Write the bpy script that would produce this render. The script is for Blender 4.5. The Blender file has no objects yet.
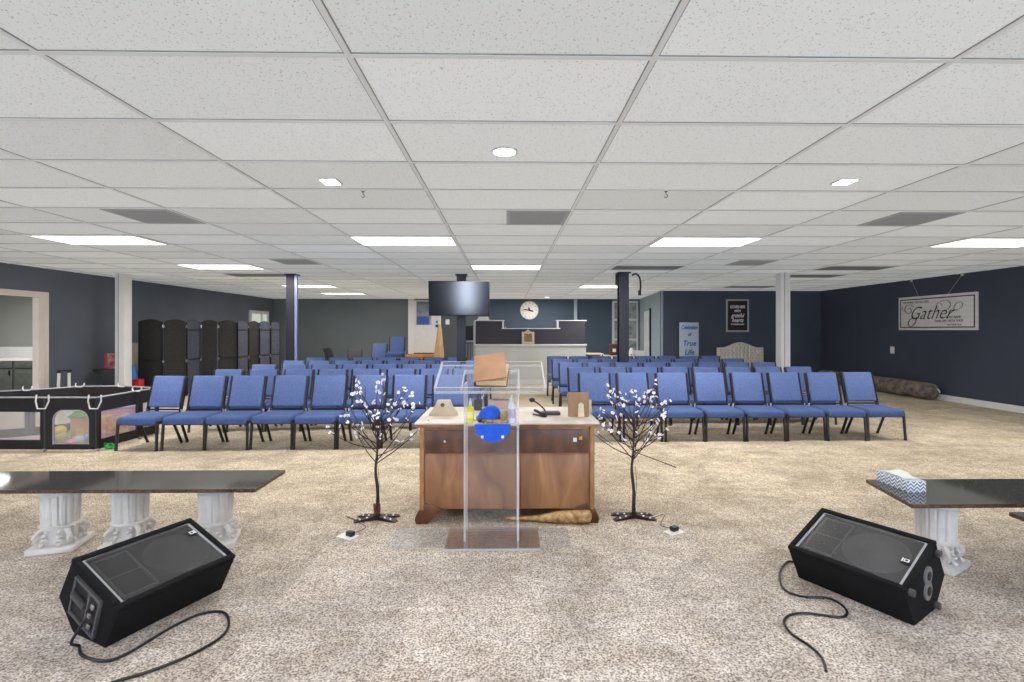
import bpy, bmesh, math, random
from mathutils import Vector, Matrix
PI = math.pi
S = bpy.context.scene
C = S.collection
CAM_H = 1.42
F = 480.0
CX, CY = 514.9, 330.0
TH = math.radians(0.9)
CEIL = 2.515
FILL_GLOW = .36

# ------------------------------------------------------------ measuring helpers
def tanray(px):
    return math.tan(math.atan((px - CX) / F) + TH)
def depth(x, y):
    return x * math.sin(TH) + y * math.cos(TH)
def on_level(px, py, z=0.0):
    """world point of the level plane z seen at a measured picture position"""
    d = F * (CAM_H - z) / (py - CY)
    t = tanray(px)
    y = d / (math.cos(TH) + t * math.sin(TH))
    return Vector((t * y, y, z))
def on_y(px, py, y):
    x = tanray(px) * y
    return Vector((x, y, CAM_H - (py - CY) * depth(x, y) / F))
def on_x(px, py, x):
    y = x / tanray(px)
    return Vector((x, y, CAM_H - (py - CY) * depth(x, y) / F))

# ------------------------------------------------------------ materials
def lin(c):
    return tuple(((v / 255) / 12.92 if v / 255 <= .04045 else ((v / 255 + .055) / 1.055) ** 2.4) for v in c) + (1,)
MATS = {}
def mat(name, col, rough=.6, metal=0, var=0.0, vscale=8, bump=0.0, bscale=60, col2=None, spec=.5, emit=None, estr=0, wave=None, coord='Object'):
    if name in MATS: return MATS[name]
    m = bpy.data.materials.new(name); m.use_nodes = True
    nt = m.node_tree; n = nt.nodes; l = nt.links
    b = n['Principled BSDF']
    b.inputs['Roughness'].default_value = rough
    b.inputs['Metallic'].default_value = metal
    b.inputs['Specular IOR Level'].default_value = spec
    tc = n.new('ShaderNodeTexCoord')
    c = lin(col)
    if var > 0 or col2:
        c2 = lin(col2) if col2 else tuple(v * (1 - var) for v in c[:3]) + (1,)
        nz = n.new('ShaderNodeTexNoise'); nz.inputs['Scale'].default_value = vscale; nz.inputs['Detail'].default_value = 4
        l.new(tc.outputs[coord], nz.inputs['Vector'])
        r = n.new('ShaderNodeValToRGB'); r.color_ramp.elements[0].position = .35; r.color_ramp.elements[1].position = .65
        r.color_ramp.elements[0].color = c2; r.color_ramp.elements[1].color = c
        l.new(nz.outputs['Fac'], r.inputs['Fac']); out = r.outputs['Color']
        if wave:
            w = n.new('ShaderNodeTexWave'); w.inputs['Scale'].default_value = wave[0]; w.bands_direction = wave[1]
            w.inputs['Distortion'].default_value = wave[3] if len(wave) > 3 else .6
            w.inputs['Detail'].default_value = 2
            l.new(tc.outputs[coord], w.inputs['Vector'])
            mx = n.new('ShaderNodeMix'); mx.data_type = 'RGBA'; mx.blend_type = 'MULTIPLY'; mx.inputs['Factor'].default_value = wave[2]
            l.new(out, mx.inputs['A']); l.new(w.outputs['Color'], mx.inputs['B']); out = mx.outputs['Result']
        l.new(out, b.inputs['Base Color'])
    else:
        b.inputs['Base Color'].default_value = c
    if bump > 0:
        nz = n.new('ShaderNodeTexNoise'); nz.inputs['Scale'].default_value = bscale
        l.new(tc.outputs[coord], nz.inputs['Vector'])
        bp = n.new('ShaderNodeBump'); bp.inputs['Strength'].default_value = bump; bp.inputs['Distance'].default_value = .01
        l.new(nz.outputs['Fac'], bp.inputs['Height']); l.new(bp.outputs['Normal'], b.inputs['Normal'])
    if emit:
        b.inputs['Emission Color'].default_value = lin(emit); b.inputs['Emission Strength'].default_value = estr
    MATS[name] = m
    return m

def mat_carpet():
    m = bpy.data.materials.new('carpet'); m.use_nodes = True; nt = m.node_tree; n = nt.nodes; l = nt.links
    b = n['Principled BSDF']; b.inputs['Roughness'].default_value = .95; b.inputs['Specular IOR Level'].default_value = .1
    tc = n.new('ShaderNodeTexCoord')
    def noise(s, d, dist=0, st=(1, 1, 1)):
        mp = n.new('ShaderNodeMapping'); mp.inputs['Scale'].default_value = st; mp.inputs['Location'].default_value = (.31, .17, .237)
        l.new(tc.outputs['Object'], mp.inputs['Vector'])
        z = n.new('ShaderNodeTexNoise'); z.inputs['Scale'].default_value = s; z.inputs['Detail'].default_value = d; z.inputs['Distortion'].default_value = dist
        l.new(mp.outputs['Vector'], z.inputs['Vector']); return z
    def ramp(src, p0, c0, p1, c1):
        r = n.new('ShaderNodeValToRGB'); e = r.color_ramp.elements
        e[0].position = p0; e[0].color = c0; e[1].position = p1; e[1].color = c1
        l.new(src, r.inputs['Fac']); return r.outputs['Color']
    def mul(a, c, f):
        mx = n.new('ShaderNodeMix'); mx.data_type = 'RGBA'; mx.blend_type = 'MULTIPLY'; mx.inputs['Factor'].default_value = f
        l.new(a, mx.inputs['A']); l.new(c, mx.inputs['B']); return mx.outputs['Result']
    fine = noise(115, 3)
    base = ramp(fine.outputs['Fac'], .35, lin((142, 132, 125)), .61, lin((255, 250, 243)))
    mid = noise(24, 4)
    base = mul(base, ramp(mid.outputs['Fac'], .35, lin((222, 218, 215)), .62, (1, 1, 1, 1)), .7)
    patch = noise(2.2, 5, .8)
    base = mul(base, ramp(patch.outputs['Fac'], .38, lin((212, 208, 204)), .62, lin((255, 252, 248))), .7)
    streak = noise(6, 4, .6, (.6, 1.5, 1))
    base = mul(base, ramp(streak.outputs['Fac'], .4, lin((230, 224, 216)), .6, (1, 1, 1, 1)), .6)
    sx = n.new('ShaderNodeSeparateXYZ'); l.new(tc.outputs['Object'], sx.inputs['Vector'])
    mr = n.new('ShaderNodeMapRange'); mr.inputs['From Min'].default_value = 2.4; mr.inputs['From Max'].default_value = 4.2
    l.new(sx.outputs['Y'], mr.inputs['Value'])
    tint = ramp(mr.outputs['Result'], 0, lin((246, 243, 243)), 1, lin((255, 248, 230)))
    base = mul(base, tint, 1)
    l.new(base, b.inputs['Base Color'])
    bp = n.new('ShaderNodeBump'); bp.inputs['Strength'].default_value = .25; bp.inputs['Distance'].default_value = .004
    l.new(fine.outputs['Fac'], bp.inputs['Height']); l.new(bp.outputs['Normal'], b.inputs['Normal'])
    return m

def mat_ceiling():
    m = bpy.data.materials.new('ceiling_tile'); m.use_nodes = True; nt = m.node_tree; n = nt.nodes; l = nt.links
    b = n['Principled BSDF']; b.inputs['Roughness'].default_value = .9; b.inputs['Specular IOR Level'].default_value = .15
    tc = n.new('ShaderNodeTexCoord')
    v = n.new('ShaderNodeTexVoronoi'); v.inputs['Scale'].default_value = 95; l.new(tc.outputs['Object'], v.inputs['Vector'])
    z = n.new('ShaderNodeTexNoise'); z.inputs['Scale'].default_value = 60; z.inputs['Detail'].default_value = 3; l.new(tc.outputs['Object'], z.inputs['Vector'])
    a = n.new('ShaderNodeMath'); a.operation = 'ADD'; l.new(v.outputs['Distance'], a.inputs[0]); l.new(z.outputs['Fac'], a.inputs[1])
    r = n.new('ShaderNodeValToRGB'); e = r.color_ramp.elements
    e[0].position = .52; e[0].color = lin((160, 162, 162)); e[1].position = .78; e[1].color = lin((214, 218, 218))
    l.new(a.outputs[0], r.inputs['Fac'])
    # tone of each tile
    mp = n.new('ShaderNodeMapping'); mp.inputs['Location'].default_value = (-(-.63) / 1.219, -1.918 / .6096, 0); mp.inputs['Scale'].default_value = (1 / 1.219, 1 / .6096, 1)
    l.new(tc.outputs['Object'], mp.inputs['Vector'])
    fl = n.new('ShaderNodeVectorMath'); fl.operation = 'FLOOR'; l.new(mp.outputs['Vector'], fl.inputs[0])
    wn = n.new('ShaderNodeTexWhiteNoise'); l.new(fl.outputs['Vector'], wn.inputs['Vector'])
    r2 = n.new('ShaderNodeValToRGB'); r2.color_ramp.elements[0].color = lin((238, 238, 237)); r2.color_ramp.elements[1].color = (1, 1, 1, 1)
    l.new(wn.outputs['Value'], r2.inputs['Fac'])
    mx = n.new('ShaderNodeMix'); mx.data_type = 'RGBA'; mx.blend_type = 'MULTIPLY'; mx.inputs['Factor'].default_value = 1
    l.new(r.outputs['Color'], mx.inputs['A']); l.new(r2.outputs['Color'], mx.inputs['B']); l.new(mx.outputs['Result'], b.inputs['Base Color'])
    l.new(mx.outputs['Result'], b.inputs['Emission Color']); b.inputs['Emission Strength'].default_value = FILL_GLOW  # tiles emit light themselves, an added ambient fill rather than a lamp
    bp = n.new('ShaderNodeBump'); bp.inputs['Strength'].default_value = .25; bp.inputs['Distance'].default_value = .004
    l.new(a.outputs[0], bp.inputs['Height']); l.new(bp.outputs['Normal'], b.inputs['Normal'])
    return m

def mat_wood_desk():
    m = bpy.data.materials.new('worn_wood'); m.use_nodes = True; nt = m.node_tree; n = nt.nodes; l = nt.links
    b = n['Principled BSDF']; b.inputs['Roughness'].default_value = .42
    tc = n.new('ShaderNodeTexCoord')
    mp = n.new('ShaderNodeMapping'); mp.inputs['Scale'].default_value = (3, 3, .8); l.new(tc.outputs['Object'], mp.inputs['Vector'])
    z = n.new('ShaderNodeTexNoise'); z.inputs['Scale'].default_value = 2.2; z.inputs['Detail'].default_value = 6; z.inputs['Distortion'].default_value = 1.2
    l.new(mp.outputs['Vector'], z.inputs['Vector'])
    r = n.new('ShaderNodeValToRGB'); e = r.color_ramp.elements
    e[0].position = .3; e[0].color = lin((122, 84, 58)); e[1].position = .75; e[1].color = lin((176, 130, 92))
    el = r.color_ramp.elements.new(.52); el.color = lin((152, 106, 72))
    l.new(z.outputs['Fac'], r.inputs['Fac']); l.new(r.outputs['Color'], b.inputs['Base Color'])
    return m

def mat_clear(name, tint=(252, 253, 254), gl=.12, haze=.04, hazecol=(235, 235, 240)):
    m = bpy.data.materials.new(name); m.use_nodes = True; nt = m.node_tree; n = nt.nodes; l = nt.links
    n.remove(n['Principled BSDF']); out = n['Material Output']
    t = n.new('ShaderNodeBsdfTransparent'); t.inputs['Color'].default_value = lin(tint)
    g = n.new('ShaderNodeBsdfGlossy'); g.inputs['Roughness'].default_value = .04
    d = n.new('ShaderNodeBsdfDiffuse'); d.inputs['Color'].default_value = lin(hazecol)
    lw = n.new('ShaderNodeLayerWeight'); lw.inputs['Blend'].default_value = .5
    pw = n.new('ShaderNodeMath'); pw.operation = 'POWER'; pw.inputs[1].default_value = 4; l.new(lw.outputs['Facing'], pw.inputs[0])
    mu = n.new('ShaderNodeMath'); mu.operation = 'MULTIPLY_ADD'; mu.inputs[1].default_value = gl * 2; mu.inputs[2].default_value = gl * .25
    l.new(pw.outputs[0], mu.inputs[0])
    a = n.new('ShaderNodeMixShader'); a.inputs[0].default_value = haze
    l.new(t.outputs[0], a.inputs[1]); l.new(d.outputs[0], a.inputs[2])
    c = n.new('ShaderNodeMixShader'); l.new(mu.outputs[0], c.inputs[0]); l.new(a.outputs[0], c.inputs[1]); l.new(g.outputs[0], c.inputs[2])
    l.new(c.outputs[0], out.inputs['Surface'])
    return m

def mat_emit(name, col, s):
    m = bpy.data.materials.new(name); m.use_nodes = True; nt = m.node_tree; n = nt.nodes
    b = n['Principled BSDF']; b.inputs['Base Color'].default_value = lin(col)
    b.inputs['Emission Color'].default_value = lin(col); b.inputs['Emission Strength'].default_value = s
    return m

# ------------------------------------------------------------ mesh helpers
def box(bm, x0, x1, y0, y1, z0, z1, bev=0, seg=2, mi=0, M=None):
    ge = bmesh.ops.create_cube(bm, size=1)
    vs = ge['verts']
    for v in vs:
        v.co = Vector((x0 + (v.co.x + .5) * (x1 - x0), y0 + (v.co.y + .5) * (y1 - y0), z0 + (v.co.z + .5) * (z1 - z0)))
    fs = set(f for v in vs for f in v.link_faces)
    for f in fs: f.material_index = mi
    if bev > 0:
        es = list(set(e for v in vs for e in v.link_edges))
        r = bmesh.ops.bevel(bm, geom=es, offset=bev, segments=seg, profile=.5, affect='EDGES', clamp_overlap=True)
        vs = list(set(r['verts']) | set(v for f in r['faces'] for v in f.verts))
        for f in r['faces']: f.material_index = mi
        vs = list(set(v for f in set(f for v in vs for f in v.link_faces) for v in f.verts))
    if M is not None:
        for v in vs: v.co = M @ v.co
    return vs

def frames(pts):
    out = []; up = Vector((0, 0, 1))
    prev = None
    for i, p in enumerate(pts):
        a = pts[max(i - 1, 0)]; b = pts[min(i + 1, len(pts) - 1)]
        t = (b - a).normalized()
        if prev is None:
            u = up if abs(t.z) < .95 else Vector((1, 0, 0))
            s = t.cross(u).normalized()
        else:
            s = (prev - t * prev.dot(t)).normalized()
        prev = s
        out.append((p, s, t.cross(s).normalized()))
    return out
def tube(bm, pts, r, n=8, mi=0, cap=True, flat=1.0):
    pts = [Vector(p) for p in pts]
    rs = r if isinstance(r, (list, tuple)) else [r] * len(pts)
    rings = []
    for (p, s, b), rr in zip(frames(pts), rs):
        rings.append([bm.verts.new(p + s * math.cos(2 * PI * k / n) * rr + b * math.sin(2 * PI * k / n) * rr * flat) for k in range(n)])
    for a, b in zip(rings, rings[1:]):
        for k in range(n):
            f = bm.faces.new((a[k], a[(k + 1) % n], b[(k + 1) % n], b[k])); f.material_index = mi
    if cap:
        f = bm.faces.new(rings[0][::-1]); f.material_index = mi
        f = bm.faces.new(rings[-1]); f.material_index = mi
def smooth_path(pts, k=8):
    pts = [Vector(p) for p in pts]; out = []
    P = [pts[0]] + pts + [pts[-1]]
    for i in range(1, len(P) - 2):
        a, b, c, d = P[i - 1], P[i], P[i + 1], P[i + 2]
        for j in range(k):
            t = j / k
            out.append(.5 * ((2 * b) + (-a + c) * t + (2 * a - 5 * b + 4 * c - d) * t * t + (-a + 3 * b - 3 * c + d) * t ** 3))
    out.append(pts[-1]); return out
def lathe(bm, prof, n=24, c=(0, 0, 0), mi=0, sq=0):
    c = Vector(c); rings = []
    for r, z in prof:
        rings.append([bm.verts.new(c + Vector((r * math.cos(2 * PI * k / n), r * math.sin(2 * PI * k / n), z))) for k in range(n)])
    for a, b in zip(rings, rings[1:]):
        for k in range(n):
            f = bm.faces.new((a[k], a[(k + 1) % n], b[(k + 1) % n], b[k])); f.material_index = mi
    if prof[0][0] > 1e-5: bm.faces.new(rings[0][::-1]).material_index = mi
    if prof[-1][0] > 1e-5: bm.faces.new(rings[-1]).material_index = mi
def prism(bm, poly, w0, w1, M=None, mi=0, bev=0):
    """poly in (x,z), extruded along y from w0 to w1"""
    a = [bm.verts.new((p[0], w0, p[1])) for p in poly]; b = [bm.verts.new((p[0], w1, p[1])) for p in poly]
    n = len(poly); fs = [bm.faces.new(a), bm.faces.new(b[::-1])]
    for k in range(n): fs.append(bm.faces.new((a[(k + 1) % n], a[k], b[k], b[(k + 1) % n])))
    for f in fs: f.material_index = mi
    vs = a + b
    if bev > 0:
        es = list(set(e for v in vs for e in v.link_edges))
        r = bmesh.ops.bevel(bm, geom=es, offset=bev, segments=2, profile=.5, affect='EDGES')
        vs = list(set(v for f in r['faces'] for v in f.verts) | set(v for v in a + b if v.is_valid))
    if M is not None:
        for v in vs: v.co = M @ v.co
    return vs
def ball(bm, c, r, sub=2, sc=(1, 1, 1), mi=0):
    g = bmesh.ops.create_icosphere(bm, subdivisions=sub, radius=r)
    for v in g['verts']: v.co = Vector((v.co.x * sc[0], v.co.y * sc[1], v.co.z * sc[2])) + Vector(c)
    for f in set(f for v in g['verts'] for f in v.link_faces): f.material_index = mi

def obj(name, bm, m, parent=None, smooth=True, ang=35):
    me = bpy.data.meshes.new(name)
    bmesh.ops.recalc_face_normals(bm, faces=bm.faces[:])
    bm.to_mesh(me); bm.free()
    for x in (m if isinstance(m, (list, tuple)) else [m]): me.materials.append(x)
    if smooth:
        me.shade_smooth(); me.set_sharp_from_angle(angle=math.radians(ang))
    o = bpy.data.objects.new(name, me); C.objects.link(o)
    if parent: o.parent = parent
    return o
def tag(o, label, cat, group=None, kind=None):
    o['label'] = label; o['category'] = cat
    if group: o['group'] = group
    if kind: o['kind'] = kind
    return o
def thing(name, label, cat, loc=(0, 0, 0), rz=0, group=None):
    o = bpy.data.objects.new(name, None); C.objects.link(o); o.empty_display_size = .1
    o.location = loc; o.rotation_euler = (0, 0, rz)
    return tag(o, label, cat, group)
def struct(name, bm, m, parent=None, label=None):
    o = obj(name, bm, m, parent, smooth=False)
    if parent is None: o['kind'] = 'structure'
    if parent is None:
        o['label'] = label or name.replace('_', ' '); o['category'] = name.split('_')[0]
    return o
def new(): return bmesh.new()
def bx(name, dims, m, parent=None, bev=0, **k):
    bm = new(); box(bm, *dims, bev=bev); return obj(name, bm, m, parent, **k)
KIDS = {}
def dup(root, loc, rz, label, group=None):
    r = root.copy(); C.objects.link(r); r.location = loc; r.rotation_euler = (0, 0, rz); r['label'] = label
    if group: r['group'] = group
    for ch in list(root.children):
        c = ch.copy(); C.objects.link(c); c.parent = r
        for g in list(ch.children):
            d = g.copy(); C.objects.link(d); d.parent = c
    return r
def text_mesh(name, body, size, m, parent, loc, rot, shear=0, sx=1, bold=0, extr=.002, align='CENTER', sp=1):
    cu = bpy.data.curves.new(name + '_t', 'FONT'); cu.body = body; cu.size = size; cu.align_x = align; cu.align_y = 'CENTER'
    cu.shear = shear; cu.offset = bold; cu.extrude = extr; cu.space_character = sp; cu.resolution_u = 3
    t = bpy.data.objects.new(name + '_t', cu); C.objects.link(t)
    dg = bpy.context.evaluated_depsgraph_get(); me = bpy.data.meshes.new_from_object(t.evaluated_get(dg))
    bpy.data.objects.remove(t); bpy.data.curves.remove(cu)
    me.name = name; me.materials.clear(); me.materials.append(m)
    o = bpy.data.objects.new(name, me); C.objects.link(o); o.parent = parent
    o.location = loc; o.rotation_euler = rot; o.scale = (sx, 1, 1)
    return o

# ------------------------------------------------------------ palette
carpet = mat_carpet(); tilem = mat_ceiling(); deskwood = mat_wood_desk()
m_bar = mat('ceiling_bar', (196, 199, 198), .5, emit=(196, 199, 198), estr=.28)  # bars get a glow of their own to keep up with the tiles
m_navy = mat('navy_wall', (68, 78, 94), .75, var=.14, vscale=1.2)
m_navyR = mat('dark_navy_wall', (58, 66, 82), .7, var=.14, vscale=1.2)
m_left = mat('slate_wall', (98, 105, 118), .75, var=.2, vscale=.9)
m_greyw = mat('grey_green_wall', (104, 112, 115), .8, var=.15, vscale=.8)
m_teal = mat('teal_navy_wall', (62, 78, 94), .8, var=.15, vscale=.8)
m_pale = mat('pale_blue_wall', (150, 166, 178), .8, var=.1, vscale=1)
m_white = mat('white_paint', (226, 226, 226), .45, var=.05, vscale=6)
m_warmwhite = mat('warm_white_trim', (224, 212, 204), .5, var=.06, vscale=4)
m_black = mat('black_plastic', (22, 22, 24), .4, var=.3, vscale=30)
m_blackmat = mat('black_carpet_cover', (26, 26, 28), .9, bump=.5, bscale=250, var=.3, vscale=120, spec=.2)
m_steel = mat('dark_steel', (58, 58, 64), .35, metal=.6, var=.2, vscale=6)
m_chrome = mat('bright_metal', (190, 190, 192), .25, metal=.9, var=.1, vscale=5)
m_silver = mat('pale_grey_plastic', (170, 172, 176), .45, var=.1, vscale=8)
m_frame = mat('chair_frame_black', (24, 23, 26), .35, var=.3, vscale=14, spec=.6)
m_seat = mat('blue_seat_fabric', (86, 108, 160), .85, var=.22, vscale=60, bump=.3, bscale=180, spec=.25, wave=(14, 'Y', .16))
m_backf = mat('blue_back_fabric', (112, 134, 190), .8, var=.2, vscale=50, bump=.3, bscale=160, spec=.3, wave=(22, 'Z', .35))
m_grey_f = mat('grey_chair_fabric', (66, 66, 70), .9, var=.15, vscale=40)
m_black_f = mat('black_chair_fabric', (26, 26, 30), .85, var=.2, vscale=40)
m_granite = mat('dark_granite', (92, 92, 86), .06, col2=(14, 15, 15), vscale=75, spec=.8)
m_granedge = mat('granite_edge', (104, 80, 58), .3, col2=(26, 22, 18), vscale=70)
m_plaster = mat('white_plaster', (222, 219, 216), .7, var=.1, vscale=20, bump=.15, bscale=30)
m_clear = mat_clear('clear_acrylic', haze=.035)
m_edge = mat_clear('acrylic_edge', haze=.42, hazecol=(250, 250, 255), gl=.2)
m_edge.node_tree.nodes
m_mesh = mat_clear('grey_netting', tint=(250, 250, 250), gl=.0, haze=.2, hazecol=(240, 240, 240))
m_glass = mat_clear('window_glass', tint=(225, 235, 240), gl=.14, haze=.02)
m_woven = mat('woven_black', (52, 49, 47), .7, col2=(22, 21, 21), vscale=45, wave=(30, 'Z', .4, 2), bump=.4, bscale=120)
m_wovenb = mat('woven_slate', (86, 90, 108), .7, col2=(48, 50, 62), vscale=45, wave=(30, 'Z', .4, 2), bump=.4, bscale=120)
m_kraft = mat('cream_board', (214, 200, 172), .7, var=.1, vscale=20)
m_tan = mat('tan_board', (160, 128, 96), .7, var=.15, vscale=20)
m_blue = mat('bright_blue_cloth', (20, 92, 220), .7, var=.15, vscale=25)
m_yellow = mat('yellow_liquid', (226, 222, 40), .3, var=.1, vscale=20)
m_paper = mat('white_paper', (235, 235, 232), .8, var=.05, vscale=10)
m_red = mat('red_toy', (200, 40, 50), .5, var=.1); m_green = mat('green_toy', (20, 190, 70), .4, var=.1)
m_orange = mat('orange_wood', (206, 140, 62), .5, var=.2, vscale=6, wave=(4, 'X', .2))
m_ink = mat('black_ink', (18, 18, 22), .6)
m_white_ink = mat('white_ink', (235, 235, 238), .6)
m_blue_ink = mat('blue_ink', (48, 98, 184), .6)

# ------------------------------------------------------------ room shell
YB = 16.95; XL = -8.2; XR = 8.8; YR = 13.33; XP = 4.30
bm = new(); box(bm, -11.6, 9.2, -3, 17.4, -.12, 0); struct('floor', bm, carpet, label='beige speckled carpet floor')
PH = .10; PXL, PXR, PYF = -1.12, 1.2, 3.23
bm = new(); box(bm, PXL, PXR, -3, PYF, 0.0005, PH, bev=.008); struct('floor_platform', bm, carpet, label='low carpeted platform in front of the lectern')
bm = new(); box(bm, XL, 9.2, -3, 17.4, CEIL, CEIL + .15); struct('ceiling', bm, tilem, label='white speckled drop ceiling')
# ceiling bars
bm = new()
X0 = -.63; PX = 1.2192; Y0 = 1.918; PYc = .6096
k = -7
while X0 + k * PX < XR:
    x = X0 + k * PX
    if x > XL: box(bm, x - .012, x + .012, -3, YB, CEIL - .006, CEIL - .0004)
    k += 1
k = -6
while Y0 + k * PYc < YB:
    y = Y0 + k * PYc
    box(bm, XL, XR, y - .011, y + .011, CEIL - .007, CEIL - .0004); k += 1
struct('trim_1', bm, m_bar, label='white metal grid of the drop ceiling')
bm = new(); k = -6  # strips beside the bars paint the shade in the tile joints
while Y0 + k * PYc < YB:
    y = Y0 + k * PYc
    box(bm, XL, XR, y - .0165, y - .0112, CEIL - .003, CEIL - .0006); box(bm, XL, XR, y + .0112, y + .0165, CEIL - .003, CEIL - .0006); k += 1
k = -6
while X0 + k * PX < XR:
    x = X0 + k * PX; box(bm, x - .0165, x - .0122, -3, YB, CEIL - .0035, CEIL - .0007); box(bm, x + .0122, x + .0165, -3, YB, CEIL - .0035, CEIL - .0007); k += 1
struct('trim_5', bm, mat('tile_shadow_line', (140, 140, 138), .8), label='dark strips painted as shadow lines at the ceiling tile joints')

DY0, DY1, DH = 7.45, 8.52, 2.0
bm = new()
box(bm, XL - .08, XL, -3, DY0, 0, CEIL); box(bm, XL - .08, XL, DY1, 17.4, 0, CEIL); box(bm, XL - .08, XL, DY0, DY1, DH, CEIL)
struct('wall_left', bm, m_left, label='slate blue left wall')
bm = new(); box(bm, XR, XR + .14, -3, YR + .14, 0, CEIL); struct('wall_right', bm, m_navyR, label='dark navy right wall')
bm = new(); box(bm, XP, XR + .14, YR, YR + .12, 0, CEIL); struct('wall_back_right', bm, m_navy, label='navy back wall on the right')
SL = -math.atan(.38 / 3.62)      # the return wall leans outward towards the back
def slant(o):
    o.location = (XP, YR, 0); o.rotation_euler = (0, 0, SL); return o
bm = new(); box(bm, 0.0, .12, .015, 3.75, 0, CEIL); slant(struct('wall_return', bm, m_pale, label='pale blue return wall beyond the corner'))
bm = new(); box(bm, -.008, .04, -.02, .03, 0, CEIL); slant(struct('trim_2', bm, m_pale, label='pale corner bead'))
xs0 = on_y(439, 330, YB).x; xs1 = on_y(610.5, 330, YB).x; xs2 = on_y(488, 330, YB).x; xs3 = on_y(577, 330, YB).x
bm = new(); box(bm, XL - .08, xs0, YB, YB + .14, 0, CEIL); struct('wall_back_left', bm, m_greyw, label='grey green back wall on the left')
bm = new(); box(bm, xs0, xs2 - .3, YB, YB + .14, 0, CEIL); struct('wall_back_middle', bm, mat('slate_back', (78, 84, 92), .8, var=.12, vscale=1), label='slate back wall below the television')
bm = new(); box(bm, xs2 - .3, 5.0, YB, YB + .14, 0, CEIL); struct('wall_back', bm, m_teal, label='teal navy back wall behind the booth')
bm = new(); box(bm, XR - .016, XR, -3, YR, 0, .115); box(bm, XR - .022, XR, -3, YR, 0.002, .02); struct('baseboard_right', bm, m_white, label='white baseboard of the right wall')
bm = new(); box(bm, XP, XR - .02, YR - .016, YR, 0, .115); struct('baseboard_back', bm, m_white, label='white baseboard of the back right wall')
bm = new(); box(bm, XL, XL + .016, -3, DY0 - .1, 0, .1); box(bm, XL, XL + .016, DY1 + .22, YB, 0, .1); struct('baseboard_left', bm, mat('grey_trim', (120, 126, 134), .6), label='grey baseboard of the left wall')

bm = new(); box(bm, XL - .14, 9.2, -3.14, -3, 0, CEIL); struct('wall_front', bm, m_navy, label='navy wall behind the photographer')
fill_wins = [(-1.7, .5), (3.4, 1.1), (-6.0, 1.1)]  # no windows known here; added for front light and the television reflection
for k, (wx, ww) in enumerate(fill_wins):
    bm = new()
    for q in ((wx - ww / 2 - .07, wx - ww / 2, .35, 2.3), (wx + ww / 2, wx + ww / 2 + .07, .35, 2.3), (wx - ww / 2, wx + ww / 2, .35, .42), (wx - ww / 2, wx + ww / 2, 2.23, 2.3)): box(bm, q[0], q[1], -3, -2.95, q[2], q[3])
    w = struct(f'window_{k + 3}', bm, m_white, label='unseen glowing window added behind the photographer for front light')
    bm = new(); box(bm, wx - ww / 2, wx + ww / 2, -2.99, -2.98, .42, 2.23); struct('window_pane', bm, mat_emit('added_fill_pane', (226, 236, 255), 3.0), w)
# doorway on the left and the small room behind
bm = new()
box(bm, XL - .09, XL + .02, DY1 - .008, DY1 + .155, 0, DH + .09); box(bm, XL - .09, XL + .02, DY0 - .1, DY0 + .008, 0, DH + .09); box(bm, XL - .09, XL + .02, DY0 + .008, DY1 - .008, DH - .008, DH + .09)
box(bm, XL + .02, XL + .035, DY1 + .1, DY1 + .16, 0, DH + .09)
struct('trim_3', bm, m_warmwhite, label='warm white casing of the left doorway')
m_room = mat('grey_beige_wall', (150, 152, 146), .8, var=.1, vscale=1)
bm = new(); box(bm, -11.6, XL - .08, 10.55, 10.7, 0, CEIL); struct('wall_room_back', bm, m_room, label='grey wall of the small room')
bm = new(); box(bm, -11.75, -11.6, 6.5, 10.9, 0, CEIL); struct('wall_room_left', bm, mat('teal_room_wall', (110, 146, 160), .8, var=.1), label='teal wall of the small room')
bm = new(); box(bm, -11.6, XL - .08, 6.5, 10.9, 2.3, 2.4); struct('ceiling_room', bm, m_white, label='white ceiling of the small room')
t = thing('vanity_cabinet', 'dark grey vanity cabinet with white top in the left doorway', 'cabinet', (-9.95, 10.2, 0))
bx('cabinet_body', (-1.1, 1.38, -.28, .3, 0, .8), mat('cabinet_charcoal', (78, 82, 78), .6, var=.25, vscale=12), t)
bx('countertop', (-1.13, 1.4, -.31, .3, .79, .84), m_white, t, .004)
bx('backsplash', (-1.13, 1.4, .28, .34, .84, 1.06), m_white, t)
for i in range(5):
    x = -1.08 + i * .505
    d = bx('door', (x + .02, x + .48, -.302, -.281, .06, .62), mat('cabinet_door', (88, 93, 88), .6, var=.25, vscale=12), t, .004)
    bx('handle', (x + .42, x + .44, -.325, -.303, .5, .6), m_black, d)
    bx('drawer', (x + .02, x + .48, -.302, -.281, .65, .78), mat('cabinet_door', (88, 93, 88)), t, .004)
# far left window
wy0, wy1 = 15.35, 16.55
bm = new()
for a in ((wy0, wy0 + .1, .95, 2.05), (wy1 - .1, wy1, .95, 2.05), (wy0 + .1, wy1 - .1, .95, 1.05), (wy0 + .1, wy1 - .1, 1.95, 2.05), ((wy0 + wy1) / 2 + .1, (wy0 + wy1) / 2 + .16, 1.05, 1.95)):
    box(bm, XL, XL + .05, a[0], a[1], a[2], a[3])
w = struct('window_1', bm, m_white, label='small white window far down the left wall')
bm = new(); box(bm, XL + .004, XL + .012, wy0 + .08, wy1 - .08, 1.0, 2.0); struct('window_pane', bm, mat_emit('pane_daylight', (188, 200, 190), .7), w)

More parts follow.
